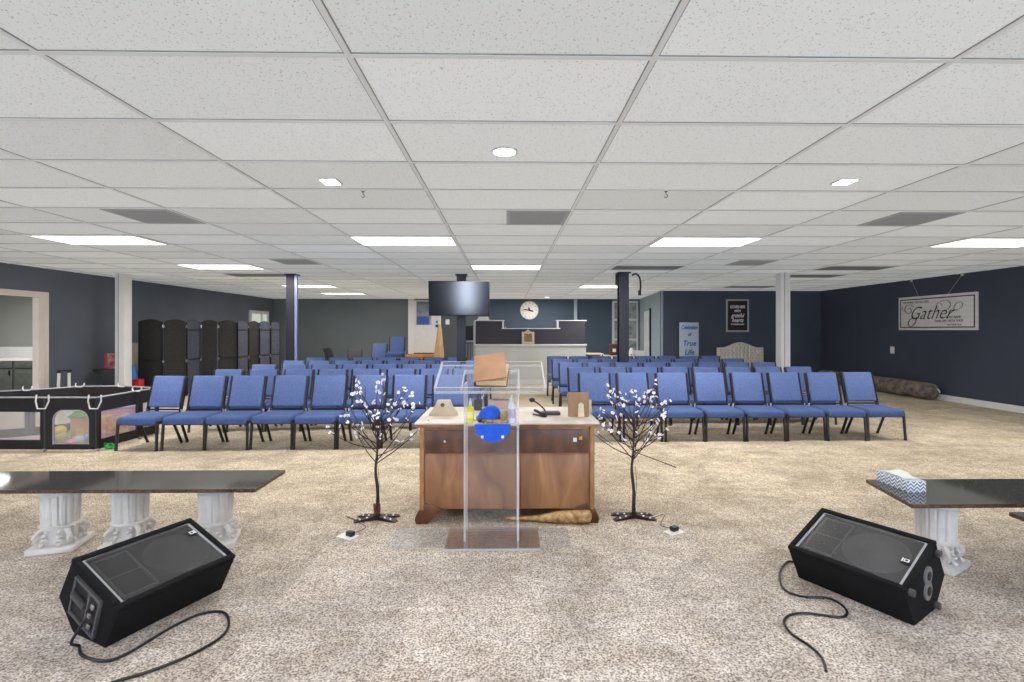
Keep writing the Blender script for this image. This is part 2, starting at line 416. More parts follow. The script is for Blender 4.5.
# back door with glass, landing and cloth
a = on_y(409, 299, YB); b2 = on_y(441, 353, YB)
dz0 = .62; dz1 = 2.46
bm = new()
box(bm, a.x - .02, a.x + .17, YB - .05, YB, dz0 - .1, CEIL); box(bm, b2.x - .06, b2.x, YB - .05, YB, dz0 - .1, 2.0)
w = struct('door_1', bm, m_white, label='white half glazed back door')
dx0, dx1 = a.x + .17, b2.x - .06
bm = new(); box(bm, dx0, dx1, YB - .035, YB - .002, dz0, dz1)
box(bm, dx0 + .1, dx0 + .36, YB - .045, YB - .03, dz0 + .15, dz0 + .8); box(bm, dx0 + .44, dx0 + .7, YB - .045, YB - .03, dz0 + .15, dz0 + .8)
struct('door_leaf', bm, mat('door_cream', (222, 222, 222), .5, var=.05), w)
bm = new(); box(bm, dx0 + .1, dx0 + .62, YB - .05, YB - .036, dz0 + .98, dz1 - .04)
struct('window_pane', bm, mat('dark_blue_pane', (74, 92, 128), .15, col2=(120, 128, 124), vscale=5), w)
bm = new(); box(bm, dx0 + .12, dx0 + .55, YB - .054, YB - .05, dz0 + 1.0, dz0 + 1.28, bev=.002); struct('blue_patch', bm, mat('blue_pane', (50, 84, 170), .4, var=.2), w)
bm = new(); box(bm, dx1 - .12, dx1 - .03, YB - .09, YB - .036, dz0 + .9, dz0 + .99, bev=.01); box(bm, dx1 - .1, dx1 - .05, YB - .07, YB - .036, dz0 + 1.05, dz0 + 1.13, bev=.01)
struct('door_handle', bm, m_steel, w)
t = thing('wooden_landing', 'orange wooden landing step in front of the back door', 'step', ((a.x + b2.x) / 2 - .02, 16.55, 0))
bx('top_board', (-.64, .56, -.34, .33, .5, .585), m_orange, t, .006)
bx('riser', (-.58, .5, -.3, .3, .0, .5), mat('brown_wood', (120, 80, 48), .6, var=.2), t)
bx('post', (-.07, .05, -.36, -.3, 0.0, .52), m_orange, t)
bm = new()
p = on_y(437, 325, 16.2)
rings = []
for z, w_, dd in ((1.6, .05, .04), (1.45, .1, .07), (1.2, .14, .09), (.9, .19, .11), (.6, .24, .12), (.12, .27, .13), (.004, .27, .13)):
    rings.append([bm.verts.new((math.cos(2 * PI * k / 20) * w_ * (1 + .1 * math.cos(5 * 2 * PI * k / 20)) - (w_ - .1) * .3, math.sin(2 * PI * k / 20) * dd, z)) for k in range(20)])
for q, r in zip(rings, rings[1:]):
    for k in range(20): bm.faces.new((q[k], q[(k + 1) % 20], r[(k + 1) % 20], r[k]))
bm.faces.new(rings[0]); bm.faces.new(rings[-1][::-1])
o = obj('draped_cloth', bm, mat('tan_cloth', (196, 160, 120), .85, var=.2, vscale=5)); o.location = (p.x + .12, 15.95, 0); o.scale = (.68, .8, 1)
tag(o, 'tan cloth hanging down beside the white back door', 'cloth')
p = on_y(447.5, 322, YB)
def switch(p, nrm, label):
    t = thing('light_switch', label, 'switch', p, 0 if nrm == 'y' else PI / 2)
    bx('plate', (-.04, .04, -.008, 0, -.06, .06), m_white, t, .003); bx('toggle', (-.008, .008, -.016, -.008, -.014, .014), m_paper, t)
    return t
s = switch((p.x, YB, p.z), 'y', 'white light switch on back wall below the television')
s.scale = (1.7, 1, 1.5)
p = on_x(892.5, 350, XR)
s = switch((XR, p.y, p.z), 'x', 'white light switch on navy right wall below the lettered sign'); s.rotation_euler.z = -PI / 2; s.scale = (1.5, 1, 1.3)
# white pipe at the back wall
p = on_y(575.3, 321, YB)
bm = new(); box(bm, p.x - .055, p.x + .055, YB - .1, YB - .002, .8, CEIL - .01, bev=.01); struct('trim_4', bm, m_pale, label='pale vertical casing on the back wall')
# tall glazed window behind right dark post
x0 = on_y(612, 330, YB).x; x1 = on_y(638, 330, YB).x
bm = new()
for q in (x0, (x0 + x1) / 2 - .03, x1 - .07): box(bm, q, q + .07, YB - .06, YB, .5, 2.45)
for z in (.5, 1.05, 1.75, 2.38): box(bm, x0 + .07, x1 - .07, YB - .055, YB, z, z + .07)
w = struct('window_2', bm, mat('frame_pale', (196, 202, 204), .5), label='tall white window with panes behind the dark post')
bm = new(); box(bm, x0 + .03, x1 - .03, YB - .03, YB - .02, .55, 2.42)
struct('window_pane', bm, mat('dusk_pane', (96, 108, 118), .15, col2=(158, 160, 148), vscale=6, emit=(110, 120, 120), estr=.15), w)
# side door on return wall
y0 = 14.9; y1 = 15.85
y0 -= YR; y1 -= YR
bm = new(); box(bm, -.035, 0, y0, y1, 0, 2.03)
w = struct('door_2', bm, mat('white_door', (214, 218, 224), .5, var=.05), label='white panel door in the pale return wall'); slant(w)
bm = new()
for (p0, p1) in ((y0 + .12, y0 + .42), (y0 + .53, y0 + .83)):
    for (z0, z1) in ((.2, .9), (1.05, 1.85)): box(bm, -.045, -.034, p0, p1, z0, z1, bev=.004)
struct('door_panel', bm, mat('white_door2', (200, 206, 214), .5), w)
bm = new(); box(bm, -.05, 0, y0 - .1, y0 - .02, 0, 2.1); struct('door_edge', bm, m_black, w)

# ------------------------------------------------------------ columns
cols = [(123.5, 'white', .185), (292, 'dark', .16), (461.5, 'dark', .17), (623, 'dark', .18), (783, 'white', .18)]
YC = 9.05; clab = ['white square post behind the playpen', 'dark steel post among chairs on the left', 'dark steel post carrying the television',
                   'dark steel post among chairs on the right', 'white square post near the tufted headboard']
colX = []
for (px, kd, w_), lb in zip(cols, clab):
    x = tanray(px) * YC; colX.append(x)
    yy = YC if px > 600 else 9.43; x = tanray(px) * yy; colX[-1] = x
    t = thing('support_post', lb, 'post', (x, yy, 0))
    if kd == 'white':
        bx('shaft', (-w_ / 2, w_ / 2, -w_ / 2, w_ / 2, 0.0, CEIL - .008), m_white, t, .006)
        bx('base_trim', (-w_ / 2 - .015, w_ / 2 + .015, -w_ / 2 - .015, w_ / 2 + .015, 0.0, .1), m_white, t, .004)
        bx('corner_strip', (-w_ / 2 + .06, -w_ / 2 + .075, -w_ / 2 - .006, -w_ / 2, .1, CEIL - .01), m_silver, t)
    else:
        h = w_ / 2; bm = new()   # I-beam
        box(bm, -h, h, -h, -h + .02, 0, CEIL - .008); box(bm, -h, h, h - .02, h, 0, CEIL - .008); box(bm, -.012, .012, -h + .02, h - .02, 0, CEIL - .008)
        obj('shaft', bm, m_steel, t, smooth=False)
        bx('cap_plate', (-h - .03, h + .03, -h - .03, h + .03, CEIL - .03, CEIL - .008), m_steel, t)
        bx('base_plate', (-h - .03, h + .03, -h - .03, h + .03, 0, .015), m_steel, t)
        if px == 292: bx('side_strip', (h + .004, h + .05, -h, -h + .05, .01, CEIL - .03), mat('pale_blue_metal', (150, 160, 205), .3, metal=.5), t)
x = colX[3]
bm = new(); pts = smooth_path([(x + .13, YC - .15, CEIL - .08), (x + .2, YC - .16, CEIL - .05), (x + .27, YC - .16, CEIL - .12), (x + .29, YC - .16, CEIL - .28), (x + .27, YC - .16, CEIL - .4)])
tube(bm, pts, .016); box(bm, x + .245, x + .295, YC - .18, YC - .14, CEIL - .45, CEIL - .36, bev=.005)
tag(obj('hanging_cable', bm, m_black), 'short black cable hooking down beside right dark post', 'cable')
bm = new(); box(bm, -.03, .03, -.03, .03, -.1, .1, bev=.01)
o = obj('cable_box', bm, m_black); o.location = (x - .14, YC - .12, CEIL - .16); tag(o, 'small black box clipped to left side of right dark post', 'box')

# ------------------------------------------------------------ television
tx = tanray(459.3) * 8.62; tz = on_y(459, 298.6, 8.62).z
t = thing('television', 'flat black television hanging from dark post over the chairs', 'television', (tx, 8.62, tz - .31), 0)
bx('housing', (-.545, .545, -.02, .035, 0, .625), m_black, t, .008)
m_screen = mat('tv_screen', (10, 14, 26), .14, spec=1.0, var=.1)
bx('screen', (-.535, .535, -.024, -.0195, .02, .615), m_screen, t)
bx('mount_arm', (-.06, .06, .036, .71, .22, .42), m_steel, t); bx('mount_plate', (-.1, .12, .036, .06, .12, .5), m_steel, t)
t.rotation_euler = (math.radians(4.5), 0, 0)

# ------------------------------------------------------------ ceiling lights and vents
m_diff = mat_emit('light_diffuser', (255, 250, 240), 3.2)
m_diffoff = mat('dark_diffuser', (96, 97, 98), .5, emit=(96, 97, 98), estr=.4); m_vent = mat('vent_grey', (128, 128, 128), .6, emit=(128, 128, 128), estr=.5)  # faint glow put into unlit diffusers and vents, which are no lamps
def col_x(k): return X0 + k * PX
def row_y(k): return Y0 + k * PYc
def area(x, y, z, sx, sy, e, c=(1, .97, .93), rot=(0, 0, 0), spread=PI):
    li = bpy.data.lights.new('lamp', 'AREA'); li.shape = 'RECTANGLE'; li.size = sx; li.size_y = sy; li.energy = e; li.color = c; li.spread = spread
    o = bpy.data.objects.new('lamp_light', li); C.objects.link(o); o.location = (x, y, z); o.rotation_euler = rot; return o
def troffer(ck, rk, label, lit=True, e=44):
    x = col_x(ck) + PX / 2; y = row_y(rk) + PYc / 2
    t = thing('ceiling_light', label, 'light', (x, y, CEIL - .012), 0, 'rectangular ceiling lights')
    bm = new(); hx, hy = PX / 2 - .013, PYc / 2 - .012
    w0 = .012
    box(bm, -hx, hx, -hy, -hy + w0, -.004, .012); box(bm, -hx, hx, hy - w0, hy, -.004, .012); box(bm, -hx, -hx + w0, -hy + w0, hy - w0, -.004, .012); box(bm, hx - w0, hx, -hy + w0, hy - w0, -.004, .012)
    obj('frame', bm, m_white if lit else m_bar, t, smooth=False)
    bx('diffuser', (-hx + w0, hx - w0, -hy + w0, hy - w0, -.001, .012), m_diff if lit else m_diffoff, t)
    if lit: area(x, y, CEIL - .03, 1.1, .5, e)
troffer(-1, 6, 'lit rectangular ceiling light left of centre, nearest row')
troffer(-4, 6, 'lit rectangular ceiling light nearest row, towards the left wall')
troffer(2, 6, 'lit rectangular ceiling light right of centre, nearest row')
troffer(5, 6, 'lit rectangular ceiling light nearest row, at far right edge')
troffer(0, 10, 'lit rectangular ceiling light right of the television top')
troffer(-4, 10, 'lit rectangular ceiling light second row, towards left wall')
troffer(-4, 16, 'lit rectangular ceiling light behind the left dark post')
troffer(-4, 20, 'farthest lit rectangular ceiling light near the left back corner')
troffer(2, 16, 'lit rectangular ceiling light seen behind the right dark post')
troffer(5, 10, 'unlit dark ceiling light nearest of three by right wall', False)
troffer(5, 12, 'unlit dark ceiling light beside top of right white post', False)
troffer(5, 16, 'unlit dark ceiling light farthest near navy back wall', False)
troffer(-4, 12, 'unlit dark ceiling light above the folding screens', False)
troffer(2, 10, 'unlit dark ceiling light just right of right dark post top', False)
def vent(xa, rk, label):
    t = thing('ceiling_vent', label, 'vent', (xa, row_y(rk), CEIL - .012), 0, 'square ceiling vents')
    bx('plate', (.013, .6, .012, PYc - .012, 0, .012), m_vent, t)
    bm = new()
    for i in range(9): box(bm, .05, .56, .06 + i * .055, .085 + i * .055, -.006, 0)
    obj('louvres', bm, mat('vent_slat', (120, 120, 120), .6, emit=(120, 120, 120), estr=.45), t, smooth=False)  # slats carry the same added glow as the vent plate
vent(col_x(0) + PX / 2, 4, 'grey square ceiling vent at the centre')
vent(col_x(-3) + PX / 2 , 4, 'grey square ceiling vent on left, nearest the camera')
vent(col_x(3) + PX / 2 , 4, 'grey square ceiling vent on right, nearest the camera')
vent(col_x(-3) + PX / 2, 9, 'far grey square ceiling vent near left dark post')
vent(col_x(3) + PX / 2, 9, 'far grey square ceiling vent near right white post')
m_dl = mat_emit('downlight_glow', (255, 255, 252), 9)
def downlight(px, py, label, sq=False, e=8):
    p = on_level(px, py, CEIL)
    t = thing('recessed_light', label, 'light', (p.x, p.y, CEIL - .012))
    if sq:
        bx('trim_ring', (-.07, .07, -.07, .07, 0, .012), m_white, t, .004); bx('lens', (-.055, .055, -.055, .055, -.004, .002), m_dl, t)
    else:
        bm = new(); lathe(bm, [(.078, .012), (.08, .0), (.068, -.004), (.066, .006)], 32); obj('trim_ring', bm, m_white, t)
        bm = new(); lathe(bm, [(.066, .004), (.066, -.002)], 32); obj('lens', bm, m_dl, t)
    area(p.x, p.y, CEIL - .03, .1, .1, e, (1, 1, 1))
downlight(504.5, 150, 'round recessed ceiling light directly above the lectern')
downlight(330.5, 180.5, 'square recessed ceiling light on the left', True)
downlight(845, 180.5, 'square recessed ceiling light on the right', True)
downlight(547, 297, 'tiny far recessed ceiling light above the booth and clock', False, 14)
for px, lb in ((363, 'small ceiling hook left of centre'), (666, 'small ceiling hook right of centre')):
    p = on_level(px, 190.5, CEIL); bm = new()
    tube(bm, smooth_path([(0, 0, 0), (0, 0, -.02), (.012, 0, -.035), (0, 0, -.05), (-.012, 0, -.04)], 5), .003, 6); lathe(bm, [(.012, 0), (.012, -.004)], 12)
    o = obj('ceiling_hook', bm, m_steel); o.location = (p.x, p.y, CEIL - .007); tag(o, lb, 'hook')

# ------------------------------------------------------------ chairs
def make_chair(label, fs, fb, fr):
    t = thing('stacking_chair', label, 'chair')
    bm = new(); box(bm, -.235, .235, -.24, .19, .30, .392, bev=.03, seg=3)
    for v in bm.verts:
        if v.co.z > .36: v.co.z += .010 * (1 - (v.co.x / .24) ** 2) + .02 * (v.co.y + .24)
    obj('seat', bm, fs, t, ang=60)
    M = Matrix.Translation((0, .215, .445)) @ Matrix.Rotation(math.radians(-15), 4, 'X')
    bm = new(); box(bm, -.2, .2, -.03, .022, -.005, .398, bev=.02, seg=3, M=M)
    obj('backrest', bm, fb, t, ang=60)
    bm = new()
    for s_ in (-1, 1):
        box(bm, s_ * .214 - .012, s_ * .214 + .012, -.02, .024, -.14, .39, bev=.004, seg=1, M=M)
    tube(bm, [M @ Vector((-.222, .0, -.03)), M @ Vector((.222, 0, -.03))], .011, 6)
    obj('back_frame', bm, fr, t)
    bm = new()
    for s_ in (-1, 1): tube(bm, [(s_ * .236, -.2, .31), (s_ * .225, .2, .33)], .013, 6)
    tube(bm, [(-.236, -.19, .302), (.236, -.19, .302)], .011, 6); tube(bm, [(-.225, .18, .325), (.225, .18, .325)], .011, 6)
    obj('seat_frame', bm, fr, t)
    for s_ in (-1, 1):
        bm = new(); tube(bm, [(s_ * .238, -.2, .345), (s_ * .245, -.222, .008)], .0165, 8); tube(bm, [(s_ * .245, -.222, .016), (s_ * .245, -.222, 0)], .019, 8); obj('leg', bm, fr, t)
        bm = new(); tube(bm, [(s_ * .215, .06, .32), (s_ * .222, .21, .008)], .0165, 8); tube(bm, [(s_ * .222, .21, .016), (s_ * .222, .211, 0)], .019, 8); obj('leg', bm, fr, t)
    for s_ in (-1, 1): bx('connector_bracket', (s_ * .222 - .02, s_ * .222 + .02, .188, .205, .36, .42), m_silver, t, .003)
    return t
ordn = ['first', 'second', 'third', 'fourth', 'fifth', 'sixth', 'seventh', 'eighth']
rown = ['front', 'second', 'third', 'fourth', 'last']
chair0 = make_chair('', m_seat, m_backf, m_frame); first = [True]
rnd = random.Random(5)
def put_chair(x, y, z, rz, label, group):
    if first[0]:
        first[0] = False; c = chair0; c.location = (x, y, z); c.rotation_euler = (0, 0, rz); c['label'] = label; c['group'] = group
    else: c = dup(chair0, (x, y, z), rz, label, group)
    return c
# rows: (picture x, y of the first and last back top) measured; y is the row's depth
leftrows = [(5.92, -4.605, .513), (6.95, -4.42, .508), (7.96, -4.40, .506), (8.98, -4.36, .50), (9.98, -4.34, .50)]
rightrows = [(6.27, .93, .527), (7.30, .93, .50), (8.36, .90, .505), (9.42, .87, .50), (10.5, .87, .5)]
def cam_fit(x, y): return x, y
for r, (y, xa, pt) in enumerate(leftrows):
    for i in range(8):
        n = 7 - i
        x = xa + pt * (i + .5) + rnd.uniform(-.008, .008)
        yy = y + .015 * i + rnd.uniform(-.015, .015)
        if r == 2 and False: continue
        rz = rnd.uniform(-.02, .02) + (-.07 if i < 1 and r == 0 else 0)
        put_chair(x, yy, 0, rz, f'blue padded chair left of the aisle, {rown[r]} row, {ordn[n]} from the aisle', 'blue chairs left of the aisle')
for r, (y, xa, pt) in enumerate(rightrows):
    for i in range(8):
        x = xa + pt * (i + .5) + rnd.uniform(-.008, .008)
        yy = y + .006 * i + rnd.uniform(-.015, .015)
        rz = rnd.uniform(-.02, .02)
        put_chair(x, yy, 0, rz, f'blue padded chair right of the aisle, {rown[r]} row, {ordn[i]} from the aisle', 'blue chairs right of the aisle')
# stacks of spare chairs at the back
for px, nst, nm in ((375.5, 3, 'lower left'), (395, 5, 'taller right')):
    x = tanray(px) * 13.4
    for k in range(nst):
        pos = 'topmost' if k == nst - 1 else ('bottom' if k == 0 else ordn[k] + ' from bottom')
        put_chair(x, 13.4 + k * .02, k * .1, -.12 if px < 380 else .05, f'spare blue chair, {pos} in the {nm} stack near the back door', 'spare blue chairs stacked at the back')
blackchair = make_chair('black padded chair seen from the side, left one by back wall', m_black_f, m_black_f, m_frame)
blackchair.location = (tanray(336.5) * 15.6, 15.6, 0); blackchair.rotation_euler = (0, 0, 1.5)
dup(blackchair, (tanray(340.5) * 15.0, 14.9, 0), 1.65, 'black padded chair seen from the side, right one by back wall')
gc = make_chair('dark grey padded chair standing by the grey back wall', m_grey_f, m_grey_f, m_frame)
gc.location = (tanray(352) * 14.6, 14.6, 0)

# ------------------------------------------------------------ desk
DYF = 3.5; dxl = tanray(414) * DYF; dxr = tanray(600) * DYF; DT = .742
t = thing('wooden_desk', 'old brown wooden desk with worn white top behind the clear lectern', 'desk', ((dxl + dxr) / 2, DYF, 0))
W = (dxr - dxl) / 2; DD = .74
bm = new(); box(bm, -W, W, 0, DD, DT - .012, DT, bev=.003)
obj('desk_top', bm, mat('worn_white_top', (226, 218, 208), .5, col2=(196, 182, 166), vscale=4), t)
bx('top_moulding', (-W + .012, W - .012, .012, DD - .012, DT - .034, DT - .0125), deskwood, t, .005)
B = W - .035
bx('body', (-B, B, .04, DD - .04, .1, DT - .034), deskwood, t, .004)
m_dark = mat('dark_worn_wood', (122, 84, 60), .4, col2=(88, 58, 42), vscale=7, wave=(3, 'X', .3, 3))
bx('upper_panel', (-B + .045, B - .045, .028, .042, DT - .225, DT - .055), m_dark, t, .003)
bx('lower_panel', (-B + .04, .095, .03, .042, .11, DT - .24), deskwood, t, .003)
bx('lower_panel', (.1, B - .04, .03, .042, .11, DT - .24), deskwood, t, .003)
bm = new(); box(bm, -B - .006, B + .006, .022, .034, DT - .238, DT - .228, bev=.002); obj('rail_moulding', bm, deskwood, t)
for s in (-1, 1):
    bx('corner_post', (min(s * B, s * (B - .035)), max(s * B, s * (B - .035)), .018, .06, .1, DT - .034), mat('lighter_wood', (172, 128, 88), .5, var=.3, vscale=10), t, .006)
for s in (-1, 1):
    for yy in (.02, DD - .08):
        prof = [(0, 0), (-.05, 0), (-.062, .02), (-.058, .055), (-.035, .09), (-.02, .13), (.0, .14), (.06, .14), (.085, .1), (.075, .1), (.04, .06)]
        prof = [(.0 - .03, 0), (.055, 0), (.065, .03), (.055, .065), (.03, .1), (.022, .14), (-.02, .15), (-.14, .105), (-.15, .1), (-.08, .07), (-.045, .03)]
        bm = new(); vs = prism(bm, [(s * (B - .03) + s * q[0], q[1]) for q in prof], yy, yy + .06, bev=.004)
        obj('foot', bm, mat('foot_wood', (120, 76, 44), .4, col2=(84, 50, 30), vscale=10), t)
bm = new(); lathe(bm, [(.0, 0), (.008, .004), (.005, .012), (.012, .02), (.01, .028), (0, .03)], 16)
o = obj('knob', bm, m_chrome, t); o.rotation_euler = (PI / 2, 0, 0); o.location = (-.455, .028, DT - .135)
o = bx('sticker', (.485, .512, .0265, .0278, DT - .145, DT - .115), m_paper, t); bx('sticker', (.53, .552, .0265, .0278, DT - .13, DT - .105), mat('orange_paper', (230, 160, 50), .6), t)

# cork club on the floor in front of desk feet
p0 = on_level(592, 524, 0.0); p1 = on_level(505, 524, 0.0)
bm = new()
pth = [Vector((p1.x, 3.56, .022)), Vector((.18, 3.55, .026)), Vector((.27, 3.54, .032)), Vector((.36, 3.53, .043)), Vector((p0.x - .05, 3.525, .05)), Vector((p0.x - .015, 3.525, .051)), Vector((p0.x, 3.525, .05))]
tube(bm, pth, [.014, .018, .03, .042, .05, .046, .02], 18)
o = obj('cork_club', bm, mat('cork', (214, 180, 124), .8, col2=(150, 112, 70), vscale=28)); tag(o, 'speckled cork coloured tapered roll lying under front of desk', 'roll')

# small things on the desk
def desk_pt(px, py): return on_level(px, py, DT)
p = desk_pt(443, 416)
t = thing('mantel_clock', 'cream bell-shaped mantel clock seen from behind on desk left end', 'clock', (p.x, p.y + .04, DT), .0)
prof = [(-.115, 0), (.115, 0), (.11, .02), (.075, .055), (.058, .09), (.055, .12), (-.05, .12), (-.055, .09), (-.085, .05), (-.11, .02)]
bm = new(); prism(bm, prof, -.03, .03, bev=.004); obj('body', bm, m_kraft, t)
bm = new(); lathe(bm, [(.016, 0), (.014, .006)], 16); o = obj('back_knob', bm, mat('brown_knob', (110, 74, 48), .5), t); o.rotation_euler = (PI / 2, 0, 0); o.location = (-.005, -.031, .085)
p = desk_pt(579, 417.5)
t = thing('picture_frame', 'tan backed picture frame leaning with easel leg on desk right end', 'picture frame', (p.x, p.y + .03, DT + .002), -.12)
M = Matrix.Rotation(math.radians(-14), 4, 'X')
bm = new(); box(bm, -.082, .082, -.006, .006, 0, .19, bev=.003, M=M); o = obj('backing', bm, m_tan, t)
bm = new(); prism(bm, [(-.025, 0), (.025, 0), (.02, .11), (0, .125), (-.02, .11)], -.004, .0, M=Matrix.Translation((.02, -.045, 0)) @ Matrix.Rotation(math.radians(-32), 4, 'X')); obj('easel_leg', bm, m_kraft, t)
bm = new(); box(bm, -.06, .06, -.002, .002, .0, .11, bev=.001, M=Matrix.Translation((.05, .115, 0)) @ Matrix.Rotation(math.radians(-12), 4, 'X'))
o = obj('card', bm, m_kraft); o.location = (p.x + .02, p.y + .05, DT + .002); tag(o, 'cream card standing behind the tan picture frame on desk', 'card')
# gooseneck microphone
p = desk_pt(551, 415)
t = thing('desk_microphone', 'black gooseneck microphone with flat base on the desk', 'microphone', (p.x, p.y + .02, DT))
bm = new(); box(bm, -.075, .075, -.045, .045, 0, .026, bev=.01); obj('base', bm, mat('grey_mic_base', (60, 64, 72), .4, var=.2), t)
bm = new(); tube(bm, smooth_path([(-.04, .01, .02), (-.06, .01, .05), (-.1, .02, .085), (-.14, .02, .11)]), .006); obj('gooseneck', bm, m_black, t)
bm = new(); ball(bm, (-.15, .02, .115), .019, 2, (1.3, 1, 1)); obj('microphone_head', bm, m_black, t)
p = desk_pt(540, 417)
t = thing('black_stapler', 'black open stapler beside the gooseneck microphone on desk', 'stapler', (p.x, p.y + .04, DT), 2.2)
bx('base', (-.075, .075, -.014, .014, 0, .012), m_black, t, .004)
bm = new(); box(bm, -.075, .07, -.012, .012, .012, .032, bev=.006, M=Matrix.Translation((0, 0, .004)) @ Matrix.Rotation(math.radians(-12), 4, 'Y')); obj('arm', bm, m_steel, t)
# pens pot
p = desk_pt(478, 410)
t = thing('pen_pot', 'dark mesh pot of pens on desk behind the lectern', 'pen pot', (p.x, p.y, DT))
bm = new(); lathe(bm, [(.035, 0), (.038, .09), (.034, .09), (.031, .006)], 20); obj('pot', bm, m_steel, t)
for i, (cc, a_) in enumerate(((m_ink, .2), (m_blue_ink, -.25), (m_ink, -.05), (m_silver, .35))):
    bm = new(); tube(bm, [(-.012 + i * .008, 0, .01), (-.012 + i * .008 + a_ * .12, .004 * i, .15)], .0045, 6); obj('pen', bm, cc, t)
p = Vector((tanray(500) * 4.12, 4.12, DT))
t = thing('framed_tray', 'low brown framed tray at back of desk', 'tray', (p.x, p.y, DT))
bx('panel', (-.06, .07, -.01, .01, 0, .075), mat('pinkish_panel', (190, 160, 150), .6, var=.1), t, .002)
bx('rim', (-.066, .076, -.013, .013, .075, .085), mat('brown_frame', (90, 50, 36), .5), t, .002)

# ------------------------------------------------------------ clear lectern
LF = 2.86
def slab(bm, x0, x1, y0, y1, z0, z1, M=None):
    """box whose thin faces carry the edge material"""
    vs = box(bm, x0, x1, y0, y1, z0, z1, M=None)
    dims = (x1 - x0, y1 - y0, z1 - z0); th = dims.index(min(dims))
    for f in set(f for v in vs for f in v.link_faces):
        f.normal_update()
        f.material_index = 0 if abs(f.normal[th]) > .9 else 1
    if M is not None:
        for v in vs: v.co = M @ v.co
pl = on_level(443.5, 553, PH); pr = on_level(541, 553, PH)
lcx = (tanray(464) + tanray(519)) / 2 * 2.98
t = thing('acrylic_lectern', 'clear acrylic lectern with slanted tray on low platform', 'lectern', (lcx, LF, PH + .004))
bw0, bw1 = pl.x - lcx, pr.x - lcx
bm = new(); slab(bm, bw0, bw1, 0, .32, 0, .013); obj('base_plate', bm, [mat_clear('clear_base', haze=.05, gl=.9), m_edge], t, smooth=False)
hw = (tanray(519) - tanray(464)) / 2 * 2.98
bm = new(); slab(bm, -hw, -hw + .012, .10, .27, .013, .98); obj('side_panel', bm, [m_clear, m_edge], t, smooth=False)
bm = new(); slab(bm, hw - .012, hw, .10, .27, .013, .98); obj('side_panel', bm, [m_clear, m_edge], t, smooth=False)
bm = new(); slab(bm, -hw + .012, hw - .012, .258, .27, .013, 1.05); obj('front_panel', bm, [m_clear, m_edge], t, smooth=False)
SZ = .842 - PH - .004
bm = new(); slab(bm, -hw + .012, hw - .012, .10, .257, SZ - .012, SZ); obj('shelf', bm, [m_clear, m_edge], t, smooth=False)
# tray: near edge lower
ty0, tz0 = 2.72 - LF, 1.074 - PH; slope = math.radians(21)
TM = Matrix.Translation((0, ty0, tz0 - .004)) @ Matrix.Rotation(slope, 4, 'X')
tw0 = tanray(434) * 2.72 - lcx; tw1 = tanray(546) * 2.72 - lcx
bm = new(); slab(bm, tw0, tw1, 0, .35, -.01, 0, M=TM); obj('tray', bm, [m_clear, m_edge], t, smooth=False)
bm = new(); slab(bm, tw0, tw1, -.008, 0, -.012, .026, M=TM)
for q in (tw0, tw1 - .008): slab(bm, q, q + .008, 0.002, .35, .001, .024, M=TM)
slab(bm, tw0, tw1, .351, .358, -.01, .02, M=TM)
obj('tray_lip', bm, [m_clear, m_edge], t, smooth=False)
bm = new()
for q in (-hw, hw - .008): slab(bm, q, q + .008, .03, .30, -.019, -.0105, M=TM)
slab(bm, -hw, hw, .285, .295, -.03, -.0105, M=TM)
obj('tray_bracket', bm, m_edge, t, smooth=False)
pl = on_level(387, 549, PH); pr = on_level(573, 549, PH)
bm = new(); slab(bm, pl.x, pr.x, pl.y, PYF - .03, PH + .0005, PH + .0035); o = obj('clear_floor_sheet', bm, [mat_clear('thin_clear', haze=.06, gl=.14), m_edge], smooth=False)
tag(o, 'thin clear sheet lying on platform carpet under the lectern', 'sheet')
# bible on the tray
BM = Matrix.Translation((lcx, LF, PH + .004)) @ TM @ Matrix.Translation((.005, .045, .002)) @ Matrix.Rotation(math.radians(-4), 4, 'Z')
t = thing('closed_book', 'brown leather book with cover slightly raised on lectern tray', 'book')
t.matrix_world = BM
bx('back_cover', (-.095, .09, 0, .24, 0, .006), mat('dark_brown_cover', (84, 50, 34), .5, var=.2), t, .002)
bx('pages', (-.088, .086, .005, .233, .0065, .04), mat('cream_pages', (214, 190, 148), .8, var=.12, vscale=60), t, .002)
bm = new(); box(bm, -.1, .088, -.012, .235, 0, .008, bev=.002, M=Matrix.Translation((0, 0, .052)) @ Matrix.Rotation(math.radians(12), 4, 'X') @ Matrix.Rotation(math.radians(-7), 4, 'Y') @ Matrix.Rotation(math.radians(6), 4, 'Z'))
obj('front_cover', bm, mat('brown_cover', (178, 132, 96), .55, var=.18, vscale=12), t)
bx('spine', (-.1, -.094, 0, .24, 0, .045), mat('dark_brown_cover', (84, 50, 34)), t, .002)
# things on the shelf
sz = .842 + .0005
p = on_level(470.3, 424, sz); p.y = max(p.y, 2.985)
t = thing('yellow_bottle', 'small yellow bottle at left on the lectern shelf', 'bottle', (tanray(470.3) * 3.0, 3.0, sz))
bm = new(); lathe(bm, [(.02, 0), (.022, .01), (.022, .085), (.014, .1), (.008, .107)], 20); obj('bottle_body', bm, m_yellow, t)
bm = new(); lathe(bm, [(.0225, .03), (.0225, .07)], 20); obj('paper_label', bm, mat('label_pale', (236, 236, 150), .6), t)
bm = new(); lathe(bm, [(.009, .107), (.009, .125), (.004, .14), (.003, .152), (0, .153)], 14); obj('cap', bm, m_white, t)
t = thing('spray_bottle', 'tall white bottle at right on the lectern shelf', 'bottle', (tanray(512.8) * 3.0 - .006, 3.0, sz))
bm = new(); lathe(bm, [(.021, 0), (.023, .01), (.023, .1), (.015, .122), (.009, .13)], 20); obj('bottle_body', bm, mat('milky_bottle', (224, 226, 238), .3, var=.08), t)
